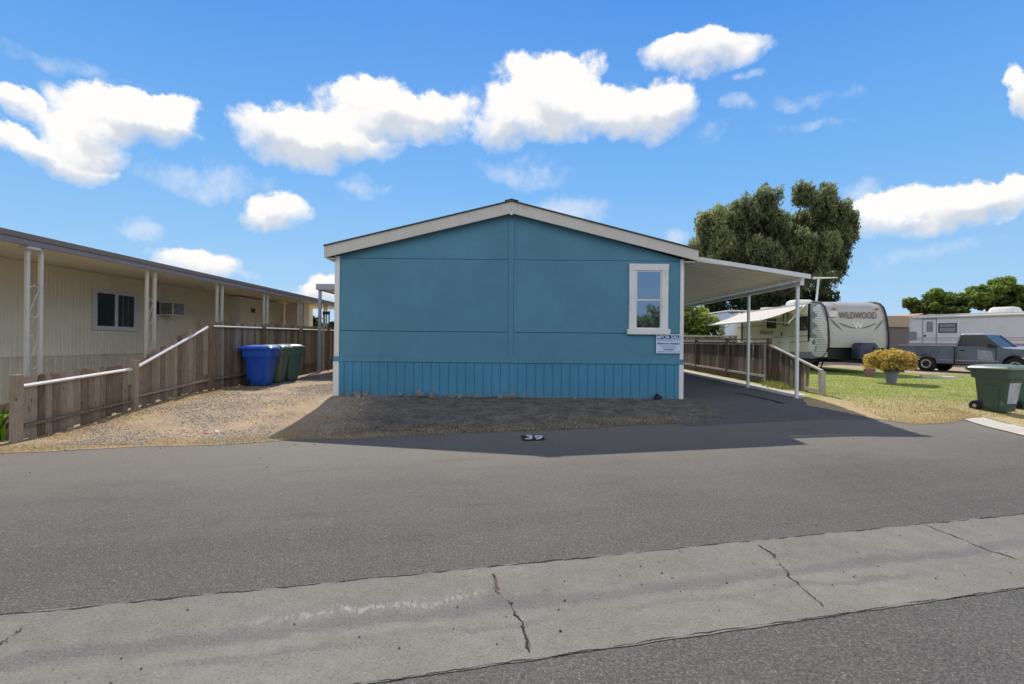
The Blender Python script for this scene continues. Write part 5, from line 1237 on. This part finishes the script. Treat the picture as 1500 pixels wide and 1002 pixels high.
# billowing warp of the direction
n1 = nt.n.new('ShaderNodeTexNoise'); nt.set(n1.inputs['Vector'], d); n1.inputs['Scale'].default_value = 9; n1.inputs['Detail'].default_value = 7; n1.inputs['Roughness'].default_value = .58
s1 = nt.n.new('ShaderNodeSeparateColor'); nt.set(s1.inputs[0], n1.outputs['Color'])
Aw = nt.math('ADD', A, nt.math('MULTIPLY', nt.math('SUBTRACT', s1.outputs[0], .5), .16))
Ew = nt.math('ADD', E, nt.math('MULTIPLY', nt.math('SUBTRACT', s1.outputs[1], .5), .11))
fb = nt.noise(d, 26, 8, .62)
fbl = nt.noise(d, 11, 5, .55)
BL = [(28, 156, 48, 24, .85), (168, 170, 106, 42, 1.0), (120, 198, 92, 36, .92), (82, 226, 66, 34, .9), (15, 207, 50, 25, .85), (230, 175, 56, 36, .9),
      (545, 150, 75, 48, 1.05), (480, 195, 120, 45, 1.), (430, 205, 105, 42, .95), (600, 175, 90, 40, 1.), (640, 160, 60, 34, .8), (690, 150, 22, 20, .32), (575, 222, 25, 14, .45),
      (815, 128, 80, 52, 1.1), (790, 165, 95, 52, 1.1), (745, 190, 65, 30, .8), (930, 172, 90, 36, 1.0), (985, 160, 50, 38, .9), (880, 160, 60, 46, 1.), (1010, 145, 22, 26, .6), (1040, 195, 30, 16, .3),
      (1037, 78, 88, 34, 1.0), (1085, 68, 40, 24, .7),
      (1290, 305, 70, 34, .95), (1390, 300, 110, 34, 1.), (1470, 285, 80, 26, .95), (1250, 290, 30, 28, .6), (1560, 280, 60, 25, .8),
      (415, 312, 56, 26, .85), (200, 338, 46, 20, .65), (300, 388, 80, 26, .8), (830, 304, 70, 22, .7), (520, 270, 45, 13, .45), (300, 262, 105, 26, .5), (765, 252, 85, 20, .47), (1495, 140, 26, 42, .9), (1090, 160, 22, 15, .5),
      (470, 438, 55, 26, .8), (996, 350, 26, 16, .7), (1105, 112, 18, 9, .45), (80, 96, 130, 10, .3), (1190, 140, 70, 12, .32), (1190, 185, 70, 9, .27), (1360, 365, 90, 14, .33)]
def ang(px, py):
    v = W(px, py, 1.0) - Vector((0, 0, CH)); v.normalize()
    return math.atan2(v.x, v.y), math.asin(v.z)
def field(Ain, Ein, BL):
    acc = hs = None
    for px, py, rx, ry, w in BL:
        a, e = ang(px, py); a2, _ = ang(px + rx, py); a1, _ = ang(px - rx, py); _, e2 = ang(px, py - ry); _, e1 = ang(px, py + ry)
        ra, re = (a2 - a1) / 2 * 1.07, (e2 - e1) / 2 * 1.12
        da = nt.math('MULTIPLY_ADD', Ain, 1 / ra, -a / ra); de = nt.math('MULTIPLY_ADD', Ein, 1 / re, -e / re)
        r2 = nt.math('MULTIPLY_ADD', da, da, nt.math('MULTIPLY', de, de))
        f = nt.math('MULTIPLY_ADD', r2, -w, w)
        acc = f if acc is None else nt.math('SMOOTH_MAX', acc, f, .14)
        if True:
            h = nt.math('MULTIPLY', nt.math('MAXIMUM', f, 0.0), de); hs = h if hs is None else nt.math('ADD', hs, h)
    return acc, hs
f0, hh = field(Aw, Ew, [b_ for b_ in BL if b_[4] >= .75])
ft, _ = field(Aw, Ew, [b_ for b_ in BL if b_[4] < .75])
soft = nt.math('MINIMUM', nt.math('MAXIMUM', nt.math('MULTIPLY_ADD', hh, -1.5, .72), .26), 1.0)
dens = nt.sm(nt.math('ADD', f0, nt.math('MULTIPLY', nt.math('SUBTRACT', fb, .5), .95)), .0, soft)
dens = nt.math('POWER', dens, .8)
thin = nt.math('MULTIPLY', nt.sm(nt.math('ADD', ft, nt.math('MULTIPLY', nt.math('SUBTRACT', fb, .5), 1.3)), -.05, .9), .5)
dens = nt.math('MAXIMUM', dens, thin)
under = nt.sm(nt.math('ADD', nt.math('MULTIPLY', hh, -1.7), nt.math('MULTIPLY', nt.math('SUBTRACT', fbl, .5), 1.9)), -.15, .75)
ccol = nt.mix(nt.math('MULTIPLY', under, .85), (1.0, .99, .98, 1), (.62, .67, .75, 1))
# unseen bright clouds added behind and beside the camera as fill light
over = nt.noise(d, 3.0, 8, .58)
behind = nt.math('MULTIPLY', nt.math('MULTIPLY', nt.sm(sp.outputs[1], .5, .15), nt.sm(E, .20, .34)), nt.sm(E, .95, .72))
fill_dens = nt.math('MULTIPLY', nt.sm(over, .34, .54), behind)
# visible blue: Nishita pulled toward a clear deep blue gradient
grad = nt.ramp(nt.math('MULTIPLY', E, 1 / 1.2), [(.0, S(184, 216, 246)), (.09, S(160, 207, 248)), (.24, S(120, 185, 248)), (.48, S(72, 150, 238)), (.75, S(44, 92, 168)), (1., S(36, 74, 140))])
skc = nt.mix(.88, nt.scale(sky.outputs[0], (.10, .10, .10)), grad)
c = nt.mix(fill_dens, skc, (1.5, 1.46, 1.40, 1))
c = nt.mix(dens, c, ccol)
SKY = .10
c = nt.scale(c, (1 / SKY, 1 / SKY, 1 / SKY))
nt.set(bg.inputs[0], c); bg.inputs[1].default_value = SKY
wd.cycles.sampling_method = 'MANUAL'; wd.cycles.sample_map_resolution = 512
sun = bpy.data.lights.new('sun', 'SUN'); sun.energy = 5.0; sun.angle = R(.5); sun.color = (1., .95, .88)
so = bpy.data.objects.new('sun', sun); col.objects.link(so); so.rotation_euler = SUN.to_track_quat('Z', 'Y').to_euler()

scene.view_settings.view_transform = 'Standard'; scene.view_settings.look = 'None'; scene.view_settings.exposure = 0; scene.view_settings.gamma = 1
scene.cycles.max_bounces = 7; scene.cycles.diffuse_bounces = 5; scene.cycles.use_denoising = True
